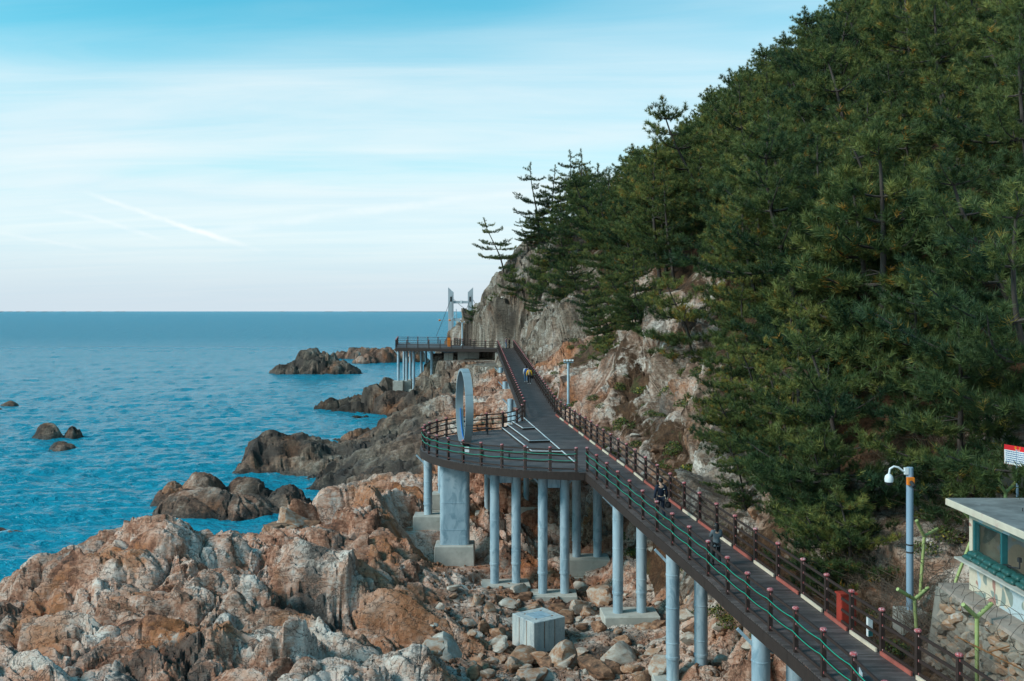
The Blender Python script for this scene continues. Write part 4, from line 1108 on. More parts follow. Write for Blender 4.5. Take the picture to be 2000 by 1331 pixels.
# Y-shaped fence posts, wire mesh and razor wire
def ypost_mat():
    m, n, b = new_mat('yellow_green_post_paint')
    f = n.noise(n.pos(), 5, 5, .75); g = n.noise(n.mapping(n.pos(), loc=(3, 3, 3), scale=(1, 1, .35)), 4, 4, .7)
    c = n.mix(n.mapr(f, .3, .7), (.26, .35, .11, 1), (.40, .46, .19, 1)); c = n.mix(n.mapr(g, .60, .68, 0, .8), c, (.20, .10, .02, 1))
    n.put(b.inputs['Base Color'], c); b.inputs['Roughness'].default_value = .6; return m
M_YPOST = ypost_mat()
def ypost(fork, base, tip1, tip2, label, r=.055):
    fork, base, tip1, tip2 = map(Vector, (fork, base, tip1, tip2))
    t = empty('fence_post', tuple(base)); tag(t, label, 'fence post', 'Y-shaped fence posts')
    MB().tube([Vector((0, 0, 0)), fork - base], r, 10).build('shaft', M_YPOST, t, smooth=40)
    for q in (tip1, tip2):
        a = MB().tube([fork - base - (q - fork).normalized() * -.02, q - base], r * 1.05, 10).build('arm', M_YPOST, t, smooth=40)
        br = MB()
        for k in range(4):
            c = (fork - base).lerp(q - base, .25 + k * .22); br.box(c + Vector((0, 0, r)), (.02, .02, .05))
        br.build('barb_pin', M_DARK, a)['kind'] = 'stuff'
    return t
def yp(px, pyf, pyb, Y, t1, t2, label, dpx=0):
    return ypost(P(px, pyf, Y), P(px + dpx, pyb, Y), P(*t1, Y - .25), P(*t2, Y + .25), label)
yp(1908, 1206, 1380, 26.5, (1881, 1181), (1937, 1179), 'yellow-green Y post in front of the stone wall')
yp(1786, 1171, 1275, 31.0, (1753, 1151), (1813, 1148), 'rust-stained Y post in front of the blue camera pole', 7)
yp(1805, 1048, 1240, 33.6, (1790, 1017), (1831, 1033), 'tall leaning Y post just right of the blue camera pole', -13)
yp(1899, 1018, 1165, 31.4, (1874, 990), (1922, 1000), 'green Y post rising beside the corner of the guard hut')
yp(1964, 963, 1080, 33.0, (1944, 933), (1985, 942), 'yellow-green Y post showing above the guard hut roof')
br_ = empty('brace_pole', P(1865, 1140, 31.2)); tag(br_, 'slanting green brace pole left of the guard hut corner', 'pole')
MB().tube([(0, 0, 0), Vector(P(1895, 1060, 31.4)) - Vector(P(1865, 1140, 31.2))], .05, 10).build('shaft', M_YPOST, br_, smooth=40)
MB().tube([Vector(P(1895, 1060, 31.4)) - Vector(P(1865, 1140, 31.2)), Vector(P(1897, 1057, 31.4)) - Vector(P(1865, 1140, 31.2))], .058, 10).build('collar', M_RUST, br_)
wm = MB(); M_WIRE = simple_mat('rusty_wire', (.075, .062, .052), .7, .2, 5)
def fence_x(y): return 12.22 + (.02 * (y - 24))
for y in np.arange(21.5, 33.5, .075): wm.bar((fence_x(y), y, 4.6), (fence_x(y), y, 7.05), .006, .006)
for z in np.arange(4.7, 7.1, .26): wm.bar((fence_x(21.5), 21.5, z), (fence_x(33.5), 33.5, z), .006, .006)
wf_ = empty('wire_fence', (12.3, 27, 4.6)); tag(wf_, 'fine rusty wire mesh fence stretched before the stone retaining wall', 'fence')
w_ = wm.build('wire_mesh', M_WIRE, wf_); w_.location = -wf_.location; w_['kind'] = 'stuff'
tb = MB().tube([Vector(P(1871, 1245, 27.2)), Vector(P(2010, 1315, 24.2))], .018, 6); tb.tube([Vector(P(1930, 1275, 25.8)), Vector(P(1972, 1262, 25.4))], .018, 6)
t_ = tb.build('stay_bar', M_RUST, wf_); t_.location = -wf_.location
def razor(x, y0, y1, z, rad, turns, label, xs=0.0):
    pts = []; rr = random.Random(int(y0 * 7)); n_ = turns * 18
    for k in range(n_ + 1):
        a = 2 * math.pi * k / 18; t = k / n_
        pts.append((x + xs * t + rad * math.cos(a) * (1 + .1 * rr.uniform(-1, 1)), y0 + (y1 - y0) * t, z + rad * math.sin(a) * (1 + .06 * rr.uniform(-1, 1))))
    c = Vector(pts[0]); m_ = MB().tube([Vector(q) - c for q in pts], .0085, 4)
    tag(m_.build('razor_wire', M_WIRE, loc=tuple(c)), label, 'razor wire')
razor(12.75, 21.5, 30.4, WTOP + .22, .42, 13, 'rusty razor wire coil on top of the stone retaining wall')
razor(13.4, 30.8, 35.5, 8.2, .55, 7, 'rusty razor wire coil by the tall leaning post', .8)

# blue camera pole
x, y, z = P(1777, 1192, 33.0)
cp = empty('camera_pole', (x, y, z)); tag(cp, 'blue-grey surveillance pole with white dome camera left of the hut', 'camera pole')
hp = P(1777, 914, 33)[2] - z
M_POLEBLUE = simple_mat('blue_grey_pole_paint', (.25, .36, .46), .45, .12, 2.0, stretch=(1, 1, .2))
MB().lathe((0, 0, 0), [(.115, 0), (.115, hp), (.10, hp + .02)], 20).build('pole', M_POLEBLUE, cp, smooth=35)
MB().box((0, 0, -.35), (.85, .85, .75)).build('concrete_base', M_CONC, cp, bevel=.03)
for zz in (1.9, 2.15): MB().lathe((0, 0, zz), [(.122, 0), (.122, .05)], 20).build('strap', M_DARK, cp)
gn = MB().tube([(-.08, -.05, hp - .12), (-.25, -.05, hp - .10), (-.40, -.05, hp + .02), (-.55, -.05, hp + .05), (-.68, -.05, hp - .03), (-.71, -.05, hp - .20)], .035, 8).build('gooseneck', M_WHITE, cp, smooth=50)
MB().box((-.14, -.05, hp - .10), (.12, .12, .22)).build('mount', M_WHITE, cp)
dm = MB().lathe((-.71, -.05, hp - .46), [(.135, 0), (.145, .10), (.12, .20), (.06, .26)], 16).build('dome_housing', M_WHITE, cp, smooth=40)
MB().lathe((-.71, -.05, hp - .59), [(.03, 0), (.10, .04), (.128, .12)], 16).build('dome_lens', M_DARK, dm, smooth=60)
ob_ = MB().box((-.04, -.16, hp - .42), (.24, .14, .26)).build('orange_box', M_ORANGE, cp, bevel=.015)
MB().tube([(-.04, -.20, hp - .44), (-.02, -.42, hp - .56)], .065, 10).build('bullet_camera', M_DARK, ob_)

# warning sign
sg = empty('warning_sign', P(1987, 985, 32.5), 0); tag(sg, 'red and white warning board on a blue post behind the guard hut', 'sign')
so = Vector(sg.location); MB().tube([(0, 0, 0), Vector((0, 0, P(1987, 880, 32.5)[2] - so.z))], .04, 10).build('post', M_POLEBLUE, sg)
sdirn = Vector((.30, -.954, 0)); sl = Vector(P(1962, 868, 33.0)) - so; SW_, SH_ = 1.15, .64
snorm = Vector((-.954, -.30, 0))
rotm = Matrix((sdirn, -snorm, Vector((0, 0, 1)))).transposed()
c_ = sl + sdirn * SW_ / 2 - Vector((0, 0, SH_ / 2))
bdp = MB().box(c_, (SW_, .03, SH_), rot=rotm).build('board', simple_mat('sign_red', (.72, .02, .03), .4, .05, 3), sg)
MB().box(c_ + snorm * .019 - Vector((0, 0, .075)), (SW_ - .03, .012, SH_ - .17), rot=rotm).build('white_field', M_WHITE, bdp)
M_YEL = simple_mat('sign_yellow', (.85, .55, .02), .5, .05, 3); M_INK = simple_mat('sign_blue_ink', (.02, .10, .30), .6, .1, 3)
def text_mesh(body, size):
    cu = bpy.data.curves.new('lettering', 'FONT'); cu.body = body; cu.size = size; cu.align_x = 'CENTER'; cu.extrude = .004
    o = bpy.data.objects.new('lettering', cu); COL.objects.link(o); bpy.context.view_layer.update()
    me = bpy.data.meshes.new_from_object(o.evaluated_get(bpy.context.evaluated_depsgraph_get())); bpy.data.objects.remove(o); return me
def letter(body, size, u, v, mat):
    me = text_mesh(body, size); me.materials.clear(); me.materials.append(mat)
    o = bpy.data.objects.new('lettering', me); link(o, bdp); M = Matrix((sdirn, Vector((0, 0, 1)), snorm)).transposed().to_4x4()
    M.translation = sl + sdirn * u - Vector((0, 0, v)) + snorm * .022; o.matrix_basis = M
letter('\uacbd   \uace0', .10, SW_ / 2, .095, M_YEL); letter('(Warning)', .045, SW_ / 2, .135, M_WHITE)
rng = random.Random(3)
for r_ in range(6):
    u = .08; ln_ = MB()
    while u < SW_ - .1:
        w_l = rng.uniform(.03, .09)
        ln_.box(sl + sdirn * (u + w_l / 2) - Vector((0, 0, .205 + r_ * .068)) + snorm * .027, (w_l, .004, .028), rot=rotm); u += w_l + .018
    lo_ = ln_.build('text_line', M_INK, bdp); lo_['kind'] = 'stuff'
ob2 = wall_block('old_concrete_wall', 1955, 2060, 912, 985, 34.2, 1.2, 'old weathered concrete wall with chamfered corner behind the warning board', M_CONC2)
# cabinets by the cliff-side railing
x, y, z = P(1650, 1228, 30.6)
ca = empty('red_cabinet', (x + .05, y, float(deckZ(y)) - .05), R(10)); tag(ca, 'red fire cabinet standing just behind the cliff-side railing', 'cabinet')
MB().box((0, 0, .48), (.52, .30, .96)).build('body', M_RUSTRED, ca, bevel=.02); MB().box((0, 0, .985), (.58, .36, .05)).build('lid', M_RUSTRED, ca)
MB().box((-.02, -.155, .48), (.42, .02, .8)).build('door', M_RUSTRED, ca)
x, y, z = P(1697, 1243, 29.2)
wb = empty('white_box', (x + .02, y, z), R(10)); tag(wb, 'narrow white box fixed upright behind the cliff-side railing', 'box')
MB().box((0, 0, .29), (.16, .10, .58)).build('body', M_WHITE, wb, bevel=.01); MB().box((0, -.055, .10), (.14, .01, .16)).build('teal_label', M_TEAL, wb); MB().box((0, 0, .60), (.18, .12, .03)).build('cap', M_RUST, wb)

# ------------------------------------------------------------------ people
def skin_mesh(name, verts, edges, radii, root=0, sub=2):
    me = bpy.data.meshes.new(name); me.from_pydata(verts, edges, []); o = bpy.data.objects.new(name, me); COL.objects.link(o)
    m1 = o.modifiers.new('skin', 'SKIN'); m1.use_smooth_shade = True
    m2 = o.modifiers.new('sub', 'SUBSURF'); m2.levels = sub; m2.render_levels = sub
    for i, r_ in enumerate(radii):
        o.data.skin_vertices[0].data[i].radius = r_ if hasattr(r_, '__len__') else (r_, r_)
        o.data.skin_vertices[0].data[i].use_root = (i == root)
    bpy.context.view_layer.update()
    out = bpy.data.meshes.new_from_object(o.evaluated_get(bpy.context.evaluated_depsgraph_get())); out.name = name
    bpy.data.objects.remove(o); return out
SKINM = simple_mat('skin', (.50, .30, .21), .6, .05, 5); HAIRM = simple_mat('black_hair', (.012, .010, .010), .5, .3, 20)
def cloth(name, c): return simple_mat(name, c, .8, .18, 7, .2)
def person(x, y, z, h, rz, label, jacket, trousers, shoes, hair_len=0.0, stride=.2, arm='swing', long_coat=0.0):
    s = h / 1.75; t = empty('person', (x, y, z), rz); tag(t, label, 'person')
    S = stride
    J = dict(pel=(0, 0, .95), spi=(0, .01, 1.12), che=(0, 0, 1.33), nec=(0, .0, 1.47), hb=(0, .02, 1.56), hm=(0, .03, 1.64), ht=(0, .02, 1.72),
             hl=(-.09, 0, .90), kl=(-.10, S * .6 + .02, .50), al=(-.10, S, .085), tl=(-.11, S + .17, .035), hr=(.09, 0, .90), kr=(.10, -S * .1 + .05, .50), ar=(.10, -S, .11 + S * .12), tr=(.11, -S + .16, .035),
             sl=(-.185, 0, 1.40), el=(-.25, -.05, 1.14), wl=(-.26, .03, .90), fl=(-.255, .05, .80), sr=(.185, 0, 1.40), er=(.25, -.02, 1.14), wr=(.26, .06, .90), fr=(.255, .09, .80))
    if arm == 'raised': J.update(el=(-.23, .10, 1.16), wl=(-.10, .26, 1.28), fl=(-.05, .30, 1.34), er=(.24, .08, 1.15), wr=(.12, .27, 1.26), fr=(.07, .31, 1.33))
    sc_ = lambda k: tuple(c * s for c in J[k])
    def build(name, chain, rads, mat, parent, sub=2):
        ks = list(dict.fromkeys(k for e in chain for k in e)); vi = {k: i for i, k in enumerate(ks)}
        me = skin_mesh(name, [sc_(k) for k in ks], [(vi[a], vi[b]) for a, b in chain], [tuple(q * s for q in rads[k]) if hasattr(rads[k], '__len__') else rads[k] * s for k in ks], 0, sub)
        me.materials.clear(); return obj(name, me, mat, parent)
    rb = dict(pel=(.125, .10), spi=(.12, .09), che=(.14, .10), nec=.055, hb=(.075, .085), hm=(.085, .10), ht=(.055, .065), hl=.08, kl=.055, al=.04, tl=.03, hr=.08, kr=.055, ar=.04, tr=.03, sl=.06, el=.042, wl=.03, fl=(.04, .02), sr=.06, er=.042, wr=.03, fr=(.04, .02))
    full = [('pel', 'spi'), ('spi', 'che'), ('che', 'nec'), ('nec', 'hb'), ('hb', 'hm'), ('hm', 'ht'), ('pel', 'hl'), ('hl', 'kl'), ('kl', 'al'), ('al', 'tl'), ('pel', 'hr'), ('hr', 'kr'), ('kr', 'ar'), ('ar', 'tr'), ('che', 'sl'), ('sl', 'el'), ('el', 'wl'), ('wl', 'fl'), ('che', 'sr'), ('sr', 'er'), ('er', 'wr'), ('wr', 'fr')]
    body = build('body', full, rb, SKINM, t)
    # fingers, nose and ears
    fg = MB()
    for side, wk, fk in ((-1, 'wl', 'fl'), (1, 'wr', 'fr')):
        w0, f0 = Vector(sc_(wk)), Vector(sc_(fk)); d = (f0 - w0).normalized()
        for q, ln in enumerate((.055, .065, .062, .05)):
            b0 = f0 + Vector((0, (-.027 + q * .018) * s, 0)); fg.tube([b0 - d * .01, b0 + d * ln * .55 * s, b0 + d * ln * s + Vector((-side * .012 * s, 0, 0))], [.009 * s, .008 * s, .006 * s], 6)
        fg.tube([w0.lerp(f0, .5), w0.lerp(f0, .7) + Vector((0, .045 * s, 0)), w0.lerp(f0, 1.1) + Vector((0, .05 * s, 0))], [.011 * s, .010 * s, .007 * s], 6)
    fg.tube([Vector((0, .115, 1.66)) * s, Vector((0, .145, 1.62)) * s, Vector((0, .11, 1.61)) * s], [.008 * s, .016 * s, .006 * s], 6)
    for sx in (-1, 1): fg.tube([Vector((sx * .085, .02, 1.61)) * s, Vector((sx * .10, .01, 1.645)) * s, Vector((sx * .085, .02, 1.67)) * s], [.01 * s, .018 * s, .008 * s], 6)
    extra = fg.build('hands_and_face', SKINM, body, smooth=60); extra['kind'] = 'stuff'
    rj = dict(pel=(.155 + long_coat * .03, .125), spi=(.15, .118), che=(.168, .125), nec=.072, sl=.082, el=.062, wl=.05, sr=.082, er=.062, wr=.05)
    jc = [('pel', 'spi'), ('spi', 'che'), ('che', 'nec'), ('che', 'sl'), ('sl', 'el'), ('el', 'wl'), ('che', 'sr'), ('sr', 'er'), ('er', 'wr')]
    if long_coat:
        J['hem'] = (0, 0, .95 - long_coat); rj['hem'] = (.17, .13); jc.append(('pel', 'hem'))
    build('jacket', jc, rj, jacket, t)
    rt = dict(pel=(.135, .112), hl=.095, kl=.072, al=.056, hr=.095, kr=.072, ar=.056)
    build('trousers', [('pel', 'hl'), ('hl', 'kl'), ('kl', 'al'), ('pel', 'hr'), ('hr', 'kr'), ('kr', 'ar')], rt, trousers, t)
    for a, b in (('al', 'tl'), ('ar', 'tr')):
        A, B = Vector(sc_(a)), Vector(sc_(b))
        MB().tube([A + Vector((0, -.06 * s, -.03 * s)), A + Vector((0, 0, -.02 * s)), A.lerp(B, .6), B + Vector((0, .03 * s, 0))], [.035 * s, .052 * s, .046 * s, .025 * s], 10).build('shoe', shoes, t, smooth=60)
    hv, hf = [], []; n1, n2 = 10, 16
    for i in range(n1 + 1):
        th = math.pi * .62 * i / n1
        for j in range(n2):
            ph = 2 * math.pi * j / n2; back = max(0, -math.sin(ph)); lim = .62 + .38 * back + (.1 if hair_len else 0)
            tt = th * lim / .80; r_ = .118
            zz = 1.645 + .108 * math.cos(tt) - hair_len * back * (i / n1) ** 2
            hv.append((Vector((r_ * .88 * math.sin(min(tt, 1.75)) * math.cos(ph), .015 + r_ * math.sin(min(tt, 1.75)) * math.sin(ph), zz))) * s)
    for i in range(n1):
        for j in range(n2): hf.append((i * n2 + j, i * n2 + (j + 1) % n2, (i + 1) * n2 + (j + 1) % n2, (i + 1) * n2 + j))
    MB().add(hv, hf).build('hair', HAIRM, t, smooth=80)
    return t
NAVY = cloth('navy_fabric', (.010, .016, .032)); GREYJ = cloth('grey_tweed', (.10, .125, .14)); BLACKF = cloth('black_fabric', (.012, .012, .014)); YELJ = cloth('yellow_fabric', (.86, .47, .03))
BLUEJ = cloth('blue_denim', (.04, .12, .22)); WHITEF = cloth('white_fabric', (.55, .60, .63)); LIME = cloth('lime_shoe', (.35, .50, .12)); PURP = cloth('plum_fabric', (.12, .06, .10)); WSHOE = cloth('white_shoe', (.5, .5, .5))
def on_deck(Y): return float(deckZ(Y)) + .005
man = person(6.40, 42.8, on_deck(42.8), 1.80, R(9), 'person in a dark navy jacket walking away carrying a black helmet bag', NAVY, NAVY, LIME)
hb_ = empty('black_bag', (6.72, 42.85, on_deck(42.8) + .50)); tag(hb_, 'small black round bag hanging from the navy person\'s right hand', 'bag')
MB().lathe((0, 0, 0), [(.02, 0), (.12, .03), (.14, .13), (.10, .24), (.03, .27)], 14).build('pouch', BLACKF, hb_, smooth=60)
MB().tube([(-.05, 0, .24), (-.04, 0, .33), (.04, 0, .33), (.05, 0, .24)], .012, 6).build('handle', BLACKF, hb_)
MB().box((.10, -.135, 1.33), (.06, .012, .03)).build('white_logo', WHITEF, man)
person(7.52, 36.6, on_deck(36.6), 1.58, R(10), 'person in a grey jacket with dark shoulder-length hair walking away', GREYJ, BLACKF, BLACKF, .16, .14, 'raised', .12)
yj = person(1.72, 99.0, on_deck(99.0), 1.68, R(2), 'person in a bright yellow jacket with a backpack on the ramp', YELJ, BLACKF, WSHOE, .0, .16)
MB().box((0, -.19, 1.13), (.20, .12, .30)).build('backpack', cloth('grey_pack', (.22, .21, .22)), yj, bevel=.05)
MB().lathe((.30, .05, .55), [(.04, 0), (.13, .06), (.13, .22), (.05, .30)], 10).build('hand_bag', BLACKF, yj)
bl = person(1.42, 101.2, on_deck(101.2), 1.66, R(4), 'person in white and blue walking beside the yellow jacket', WHITEF, BLUEJ, WSHOE, .05, .14)
MB().box((0, -.21, 1.16), (.28, .14, .42)).build('backpack', cloth('blue_pack', (.03, .10, .35)), bl, bevel=.05)
person(-.92, 154.4, on_deck(154.4), 1.74, R(-80), 'person in a plum top standing at the top of the ramp', PURP, BLUEJ, BLACKF, 0, .05)
person(-.42, 154.8, on_deck(154.8), 1.68, R(80), 'person in black facing the plum top at the ramp head', BLACKF, BLACKF, BLACKF, .05, .05)
# ------------------------------------------------------------------ pines
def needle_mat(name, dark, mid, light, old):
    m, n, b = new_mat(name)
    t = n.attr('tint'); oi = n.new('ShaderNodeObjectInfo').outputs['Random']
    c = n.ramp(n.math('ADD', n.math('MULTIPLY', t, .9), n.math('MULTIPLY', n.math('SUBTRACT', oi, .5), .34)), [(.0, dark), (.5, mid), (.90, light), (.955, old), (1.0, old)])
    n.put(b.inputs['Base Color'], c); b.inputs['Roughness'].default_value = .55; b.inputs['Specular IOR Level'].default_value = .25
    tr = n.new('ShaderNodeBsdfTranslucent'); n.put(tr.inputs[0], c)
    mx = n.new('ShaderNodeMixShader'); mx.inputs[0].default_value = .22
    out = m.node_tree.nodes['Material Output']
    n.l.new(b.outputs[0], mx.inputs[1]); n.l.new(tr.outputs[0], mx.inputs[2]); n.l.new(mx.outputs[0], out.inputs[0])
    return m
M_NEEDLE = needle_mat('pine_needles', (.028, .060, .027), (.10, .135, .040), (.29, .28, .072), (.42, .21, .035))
M_BARK = simple_mat('pine_bark', (.062, .050, .043), .95, .45, 5, .6, stretch=(1, 1, .3))
def _unit(a): return a / np.maximum(np.linalg.norm(a, axis=-1, keepdims=True), 1e-6)
def pine(seed, H, lmax, z0=.22, whorls=16, per=4, lean=(0, 0), bend=.25, sub_step=.19, tuft_step=.13, needles=30, nlen=.25, nwid=.023, flat=0.0, topup=.7, gap=0.0):
    r_ = np.random.RandomState(seed)
    nt = 14; tz = np.linspace(0, 1, nt)
    ph = r_.uniform(0, 6.28, 2)
    trunk = np.stack([lean[0] * H * tz ** 1.3 + bend * np.sin(tz * 4.2 + ph[0]) * tz * (1 - .3 * tz), lean[1] * H * tz ** 1.3 + bend * np.sin(tz * 3.7 + ph[1]) * tz * (1 - .3 * tz), tz * H], 1)
    at = lambda t: np.array([np.interp(t, tz, trunk[:, k]) for k in range(3)])
    wood = MB(); rb = .012 * H + .03
    wood.tube([tuple(p - np.array([0, 0, .5 if i == 0 else 0])) for i, p in enumerate(trunk)], [rb * (1.25 if i == 0 else 1) * (1 - .9 * t) + .012 for i, t in enumerate(tz)], 7)
    TP, TA, TT = [], [], []; bt_ = 0
    for wi in range(whorls):
        f = (wi + r_.uniform(-.3, .3)) / whorls; zt = z0 + (.985 - z0) * f
        prof = (1 - f) ** .75 * (.55 + .45 * min(1, f / .22)) + .05
        k = max(2, int(round(per + r_.uniform(-1.2, .8))))
        az0 = r_.uniform(0, 6.28)
        for j in range(k):
            if r_.rand() < gap: continue
            az = az0 + 6.28 * j / k + r_.uniform(-.35, .35); Lb = lmax * prof * r_.uniform(.7, 1.15)
            el = (-.10 + .75 * f * topup) * (1 - flat) + r_.uniform(-.12, .12)
            d0 = np.array([math.cos(az) * math.cos(el), math.sin(az) * math.cos(el), math.sin(el)])
            base = at(zt); nb = 7; tb = np.linspace(0, 1, nb)
            curl = r_.uniform(-.25, .25); side = np.array([-math.sin(az), math.cos(az), 0])
            br = base + np.outer(tb * Lb, d0) + np.outer((tb ** 2) * Lb * .22 * (1 - .5 * flat), [0, 0, 1]) + np.outer(np.sin(tb * 3) * Lb * curl * .35, side) - np.outer(np.sin(tb * 3.14) * Lb * .06, [0, 0, 1])
            wood.tube([tuple(p) for p in br], [max(.007, (.010 + .016 * Lb) * (1 - .8 * t)) for t in tb], 4, caps=False)
            bat = lambda t: np.stack([np.interp(t, tb, br[:, q]) for q in range(3)], -1)
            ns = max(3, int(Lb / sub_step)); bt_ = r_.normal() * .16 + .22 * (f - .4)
            for q in range(ns):
                t = .12 + .88 * (q + r_.rand()) / ns
                p0 = bat(t); sl = (.18 + Lb * .20) * (1.2 - .6 * t) * r_.uniform(.6, 1.2) + .12
                sg_ = 1 if q % 2 else -1
                sdv = _unit(d0 * r_.uniform(.45, .9) + side * sg_ * r_.uniform(.6, 1.0) + np.array([0, 0, r_.uniform(-.05, .35)]))
                nn_ = max(2, int(sl / tuft_step))
                for u in range(nn_):
                    w_ = .15 + .85 * (u + 1) / nn_
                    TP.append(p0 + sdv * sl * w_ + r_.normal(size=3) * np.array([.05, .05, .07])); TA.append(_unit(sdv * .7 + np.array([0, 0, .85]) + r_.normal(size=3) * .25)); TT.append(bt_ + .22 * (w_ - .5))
            TT.append(bt_ + .1); TP.append(br[-1]); TA.append(_unit(d0 + np.array([0, 0, .6])))
    for k in range(6):
        az = r_.uniform(0, 6.28); t = r_.uniform(z0 * .6, .55); b0 = at(t); L = r_.uniform(.6, 1.6); d = np.array([math.cos(az), math.sin(az), r_.uniform(-.2, .3)])
        wood.tube([tuple(b0), tuple(b0 + d * L * .5 + r_.normal(size=3) * .06), tuple(b0 + d * L + r_.normal(size=3) * .15)], [.022, .014, .006], 4, caps=False)
    for t in np.linspace(.86, 1.0, 16):
        vv = r_.normal(size=3); vv[2] = abs(vv[2]) + .6; TP.append(at(t) + np.array([vv[0], vv[1], 0]) * .10); TA.append(_unit(vv)); TT.append(.05)
    for t in np.linspace(.93, 1.0, 5): TP.append(at(t)); TA.append(np.array([0, 0, 1.])); TT.append(.1)
    TP = np.array(TP); TA = np.array(TA); N = len(TP)
    # needles: thin blades in a brush round each shoot
    A = np.repeat(TA, needles, 0); B = np.repeat(TP, needles, 0)
    rv = r_.normal(size=A.shape); perp = _unit(rv - (rv * A).sum(1, keepdims=True) * A)
    cone = r_.uniform(.25, 1.25, (len(A), 1)); dirn = _unit(A * np.cos(cone) + perp * np.sin(cone))
    back = r_.uniform(-.16, .04, (len(A), 1)); p0 = B + A * back
    ln = nlen * r_.uniform(.65, 1.15, (len(A), 1)); sd_ = _unit(np.cross(dirn, r_.normal(size=A.shape))) * nwid * .5
    V = np.concatenate([p0 - sd_, p0 + sd_, p0 + dirn * ln], 0); M = len(A)
    F = np.stack([np.arange(M), np.arange(M) + M, np.arange(M) + 2 * M], 1)
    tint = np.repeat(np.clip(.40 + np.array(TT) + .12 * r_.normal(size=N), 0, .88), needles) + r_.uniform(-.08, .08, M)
    oldt = np.repeat(r_.rand(N) < .045, needles) & (cone[:, 0] > .7)
    tint = np.where(oldt, 1.1, np.clip(tint, 0, .95))
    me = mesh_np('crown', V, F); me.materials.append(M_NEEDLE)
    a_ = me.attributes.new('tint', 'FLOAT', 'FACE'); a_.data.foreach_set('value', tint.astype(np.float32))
    tm = wood.mesh('trunk', smooth=60); tm.materials.append(M_BARK)
    return me, tm, H
FULL = [pine(1, 9.5, 4.2, z0=.14, lean=(-.12, -.02), whorls=8, per=5, bend=.6, gap=.08), pine(2, 8.5, 4.5, z0=.12, lean=(-.20, -.03), whorls=7, per=5, bend=.8, gap=.1), pine(3, 11, 4.2, z0=.22, lean=(-.08, -.04), whorls=8, per=5, bend=.7, gap=.08), pine(4, 7.5, 3.7, z0=.12, lean=(-.14, 0), whorls=7, per=5, bend=.5, gap=.08), pine(5, 9.0, 4.3, z0=.18, lean=(-.28, -.08), whorls=7, per=5, bend=.9, gap=.12), pine(6, 10, 4.6, z0=.20, lean=(-.16, -.10), whorls=7, per=5, bend=1.0, flat=.35, gap=.1)]
LAYER = [pine(11, 12, 4.0, z0=.30, whorls=7, per=4, lean=(-.08, 0), flat=.6, bend=.8, gap=.15), pine(12, 10, 4.4, z0=.28, whorls=6, per=4, lean=(-.25, 0), flat=.8, bend=.9, gap=.15), pine(13, 13, 3.6, z0=.30, whorls=8, per=4, lean=(-.04, 0), flat=.5, bend=.7, gap=.12)]
YOUNG = [pine(21, 6.6, 2.9, z0=.06, whorls=8, per=5, lean=(-.05, -.02), bend=.2), pine(22, 4.0, 2.9, z0=.05, whorls=5, per=5, lean=(-.2, -.08), bend=.3)]
ntree = 0
def put_pine(proto, x, y, z, h, rz, label, group, tilt=(0, 0), name='pine_tree'):
    global ntree
    me, tm, H0 = proto; s = h / H0
    o = bpy.data.objects.new(name, None); link(o); o.location = (x, y, z - .15); o.rotation_euler = (tilt[0], tilt[1], rz); o.scale = (s, s, s); o.empty_display_size = .3
    tag(o, label, 'pine tree', group)
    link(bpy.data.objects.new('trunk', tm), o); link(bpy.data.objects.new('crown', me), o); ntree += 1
    return o
def pp(px, py, Y): x, y, z = P(px, py, Y); return x, y, min(z, ground(x, y) + .0)
# trees that stand out
SPEC = [
 (LAYER[1], 985, 578, 165, 11.0, .2, 'lone windswept pine leaning seaward at the tip of the headland'),
 (LAYER[0], 1052, 490, 168, 13.5, .3, 'leftmost tall airy pine of the row on the headland crest'),
 (LAYER[2], 1078, 478, 170, 13.5, 2.1, 'tall airy pine second from left on the headland crest'),
 (LAYER[0], 1105, 465, 172, 14.0, 4.0, 'tall airy pine third from left on the headland crest'),
 (LAYER[2], 1132, 462, 168, 14.5, .9, 'tall slim pine rising above its neighbours on the headland crest'),
 (LAYER[1], 1030, 505, 166, 6.0, 1.0, 'stunted pine on the cliff edge below the headland crest'),
 (FULL[2], 1290, 672, 95, 14.5, .1, 'big pine with long bare trunk above the boulder by the ramp'),
 (FULL[4], 1380, 545, 98, 14.0, 0.0, 'broad pine leaning out above the pale rock face'),
 (YOUNG[0], 1790, 880, 42, 7.2, .4, 'young bright green conical pine above the blue camera pole'),
 (FULL[2], 1990, 660, 45, 13.5, 1.3, 'thick-trunked dark pine cut by the right edge'),
 (FULL[1], 1585, 905, 50, 7.0, .15, 'pine reaching out level over the dark hollow beside the walk'),
 (YOUNG[1], 1660, 1135, 37, 3.6, .5, 'low bushy pine on the bank left of the blue camera pole'),
 (YOUNG[1], 1560, 985, 44, 3.4, 2.4, 'small bushy pine on the bank above the grey-jacketed person'),
 (YOUNG[1], 1190, 690, 118, 5.0, .3, 'small pine on the rocks right of the white crag'),
 (LAYER[1], 1130, 640, 135, 6.0, .6, 'small spreading pine growing from the white crag'),
 (YOUNG[1], 1195, 760, 84, 2.6, .3, 'dwarf pine bush on the rocks behind the lamp post'),
 (YOUNG[1], 1010, 590, 160, 4.5, .3, 'small pine clinging to the grey headland face'),
 (YOUNG[0], 1095, 560, 160, 8.0, .9, 'conical pine in the notch of the headland face'),
 (YOUNG[1], 930, 640, 166, 3.0, .3, 'wind-cut pine shrub on the headland edge by the bridge tower'),
 (YOUNG[1], 965, 600, 163, 2.6, 1.3, 'little pine shrub under the lone windswept pine'),
 (FULL[4], 1240, 700, 88, 4.2, .0, 'slanting pine with low branches above the orange rocks'),
 (FULL[1], 1480, 770, 58, 6.5, .2, 'pine leaning out across the middle of the cliff'),
]
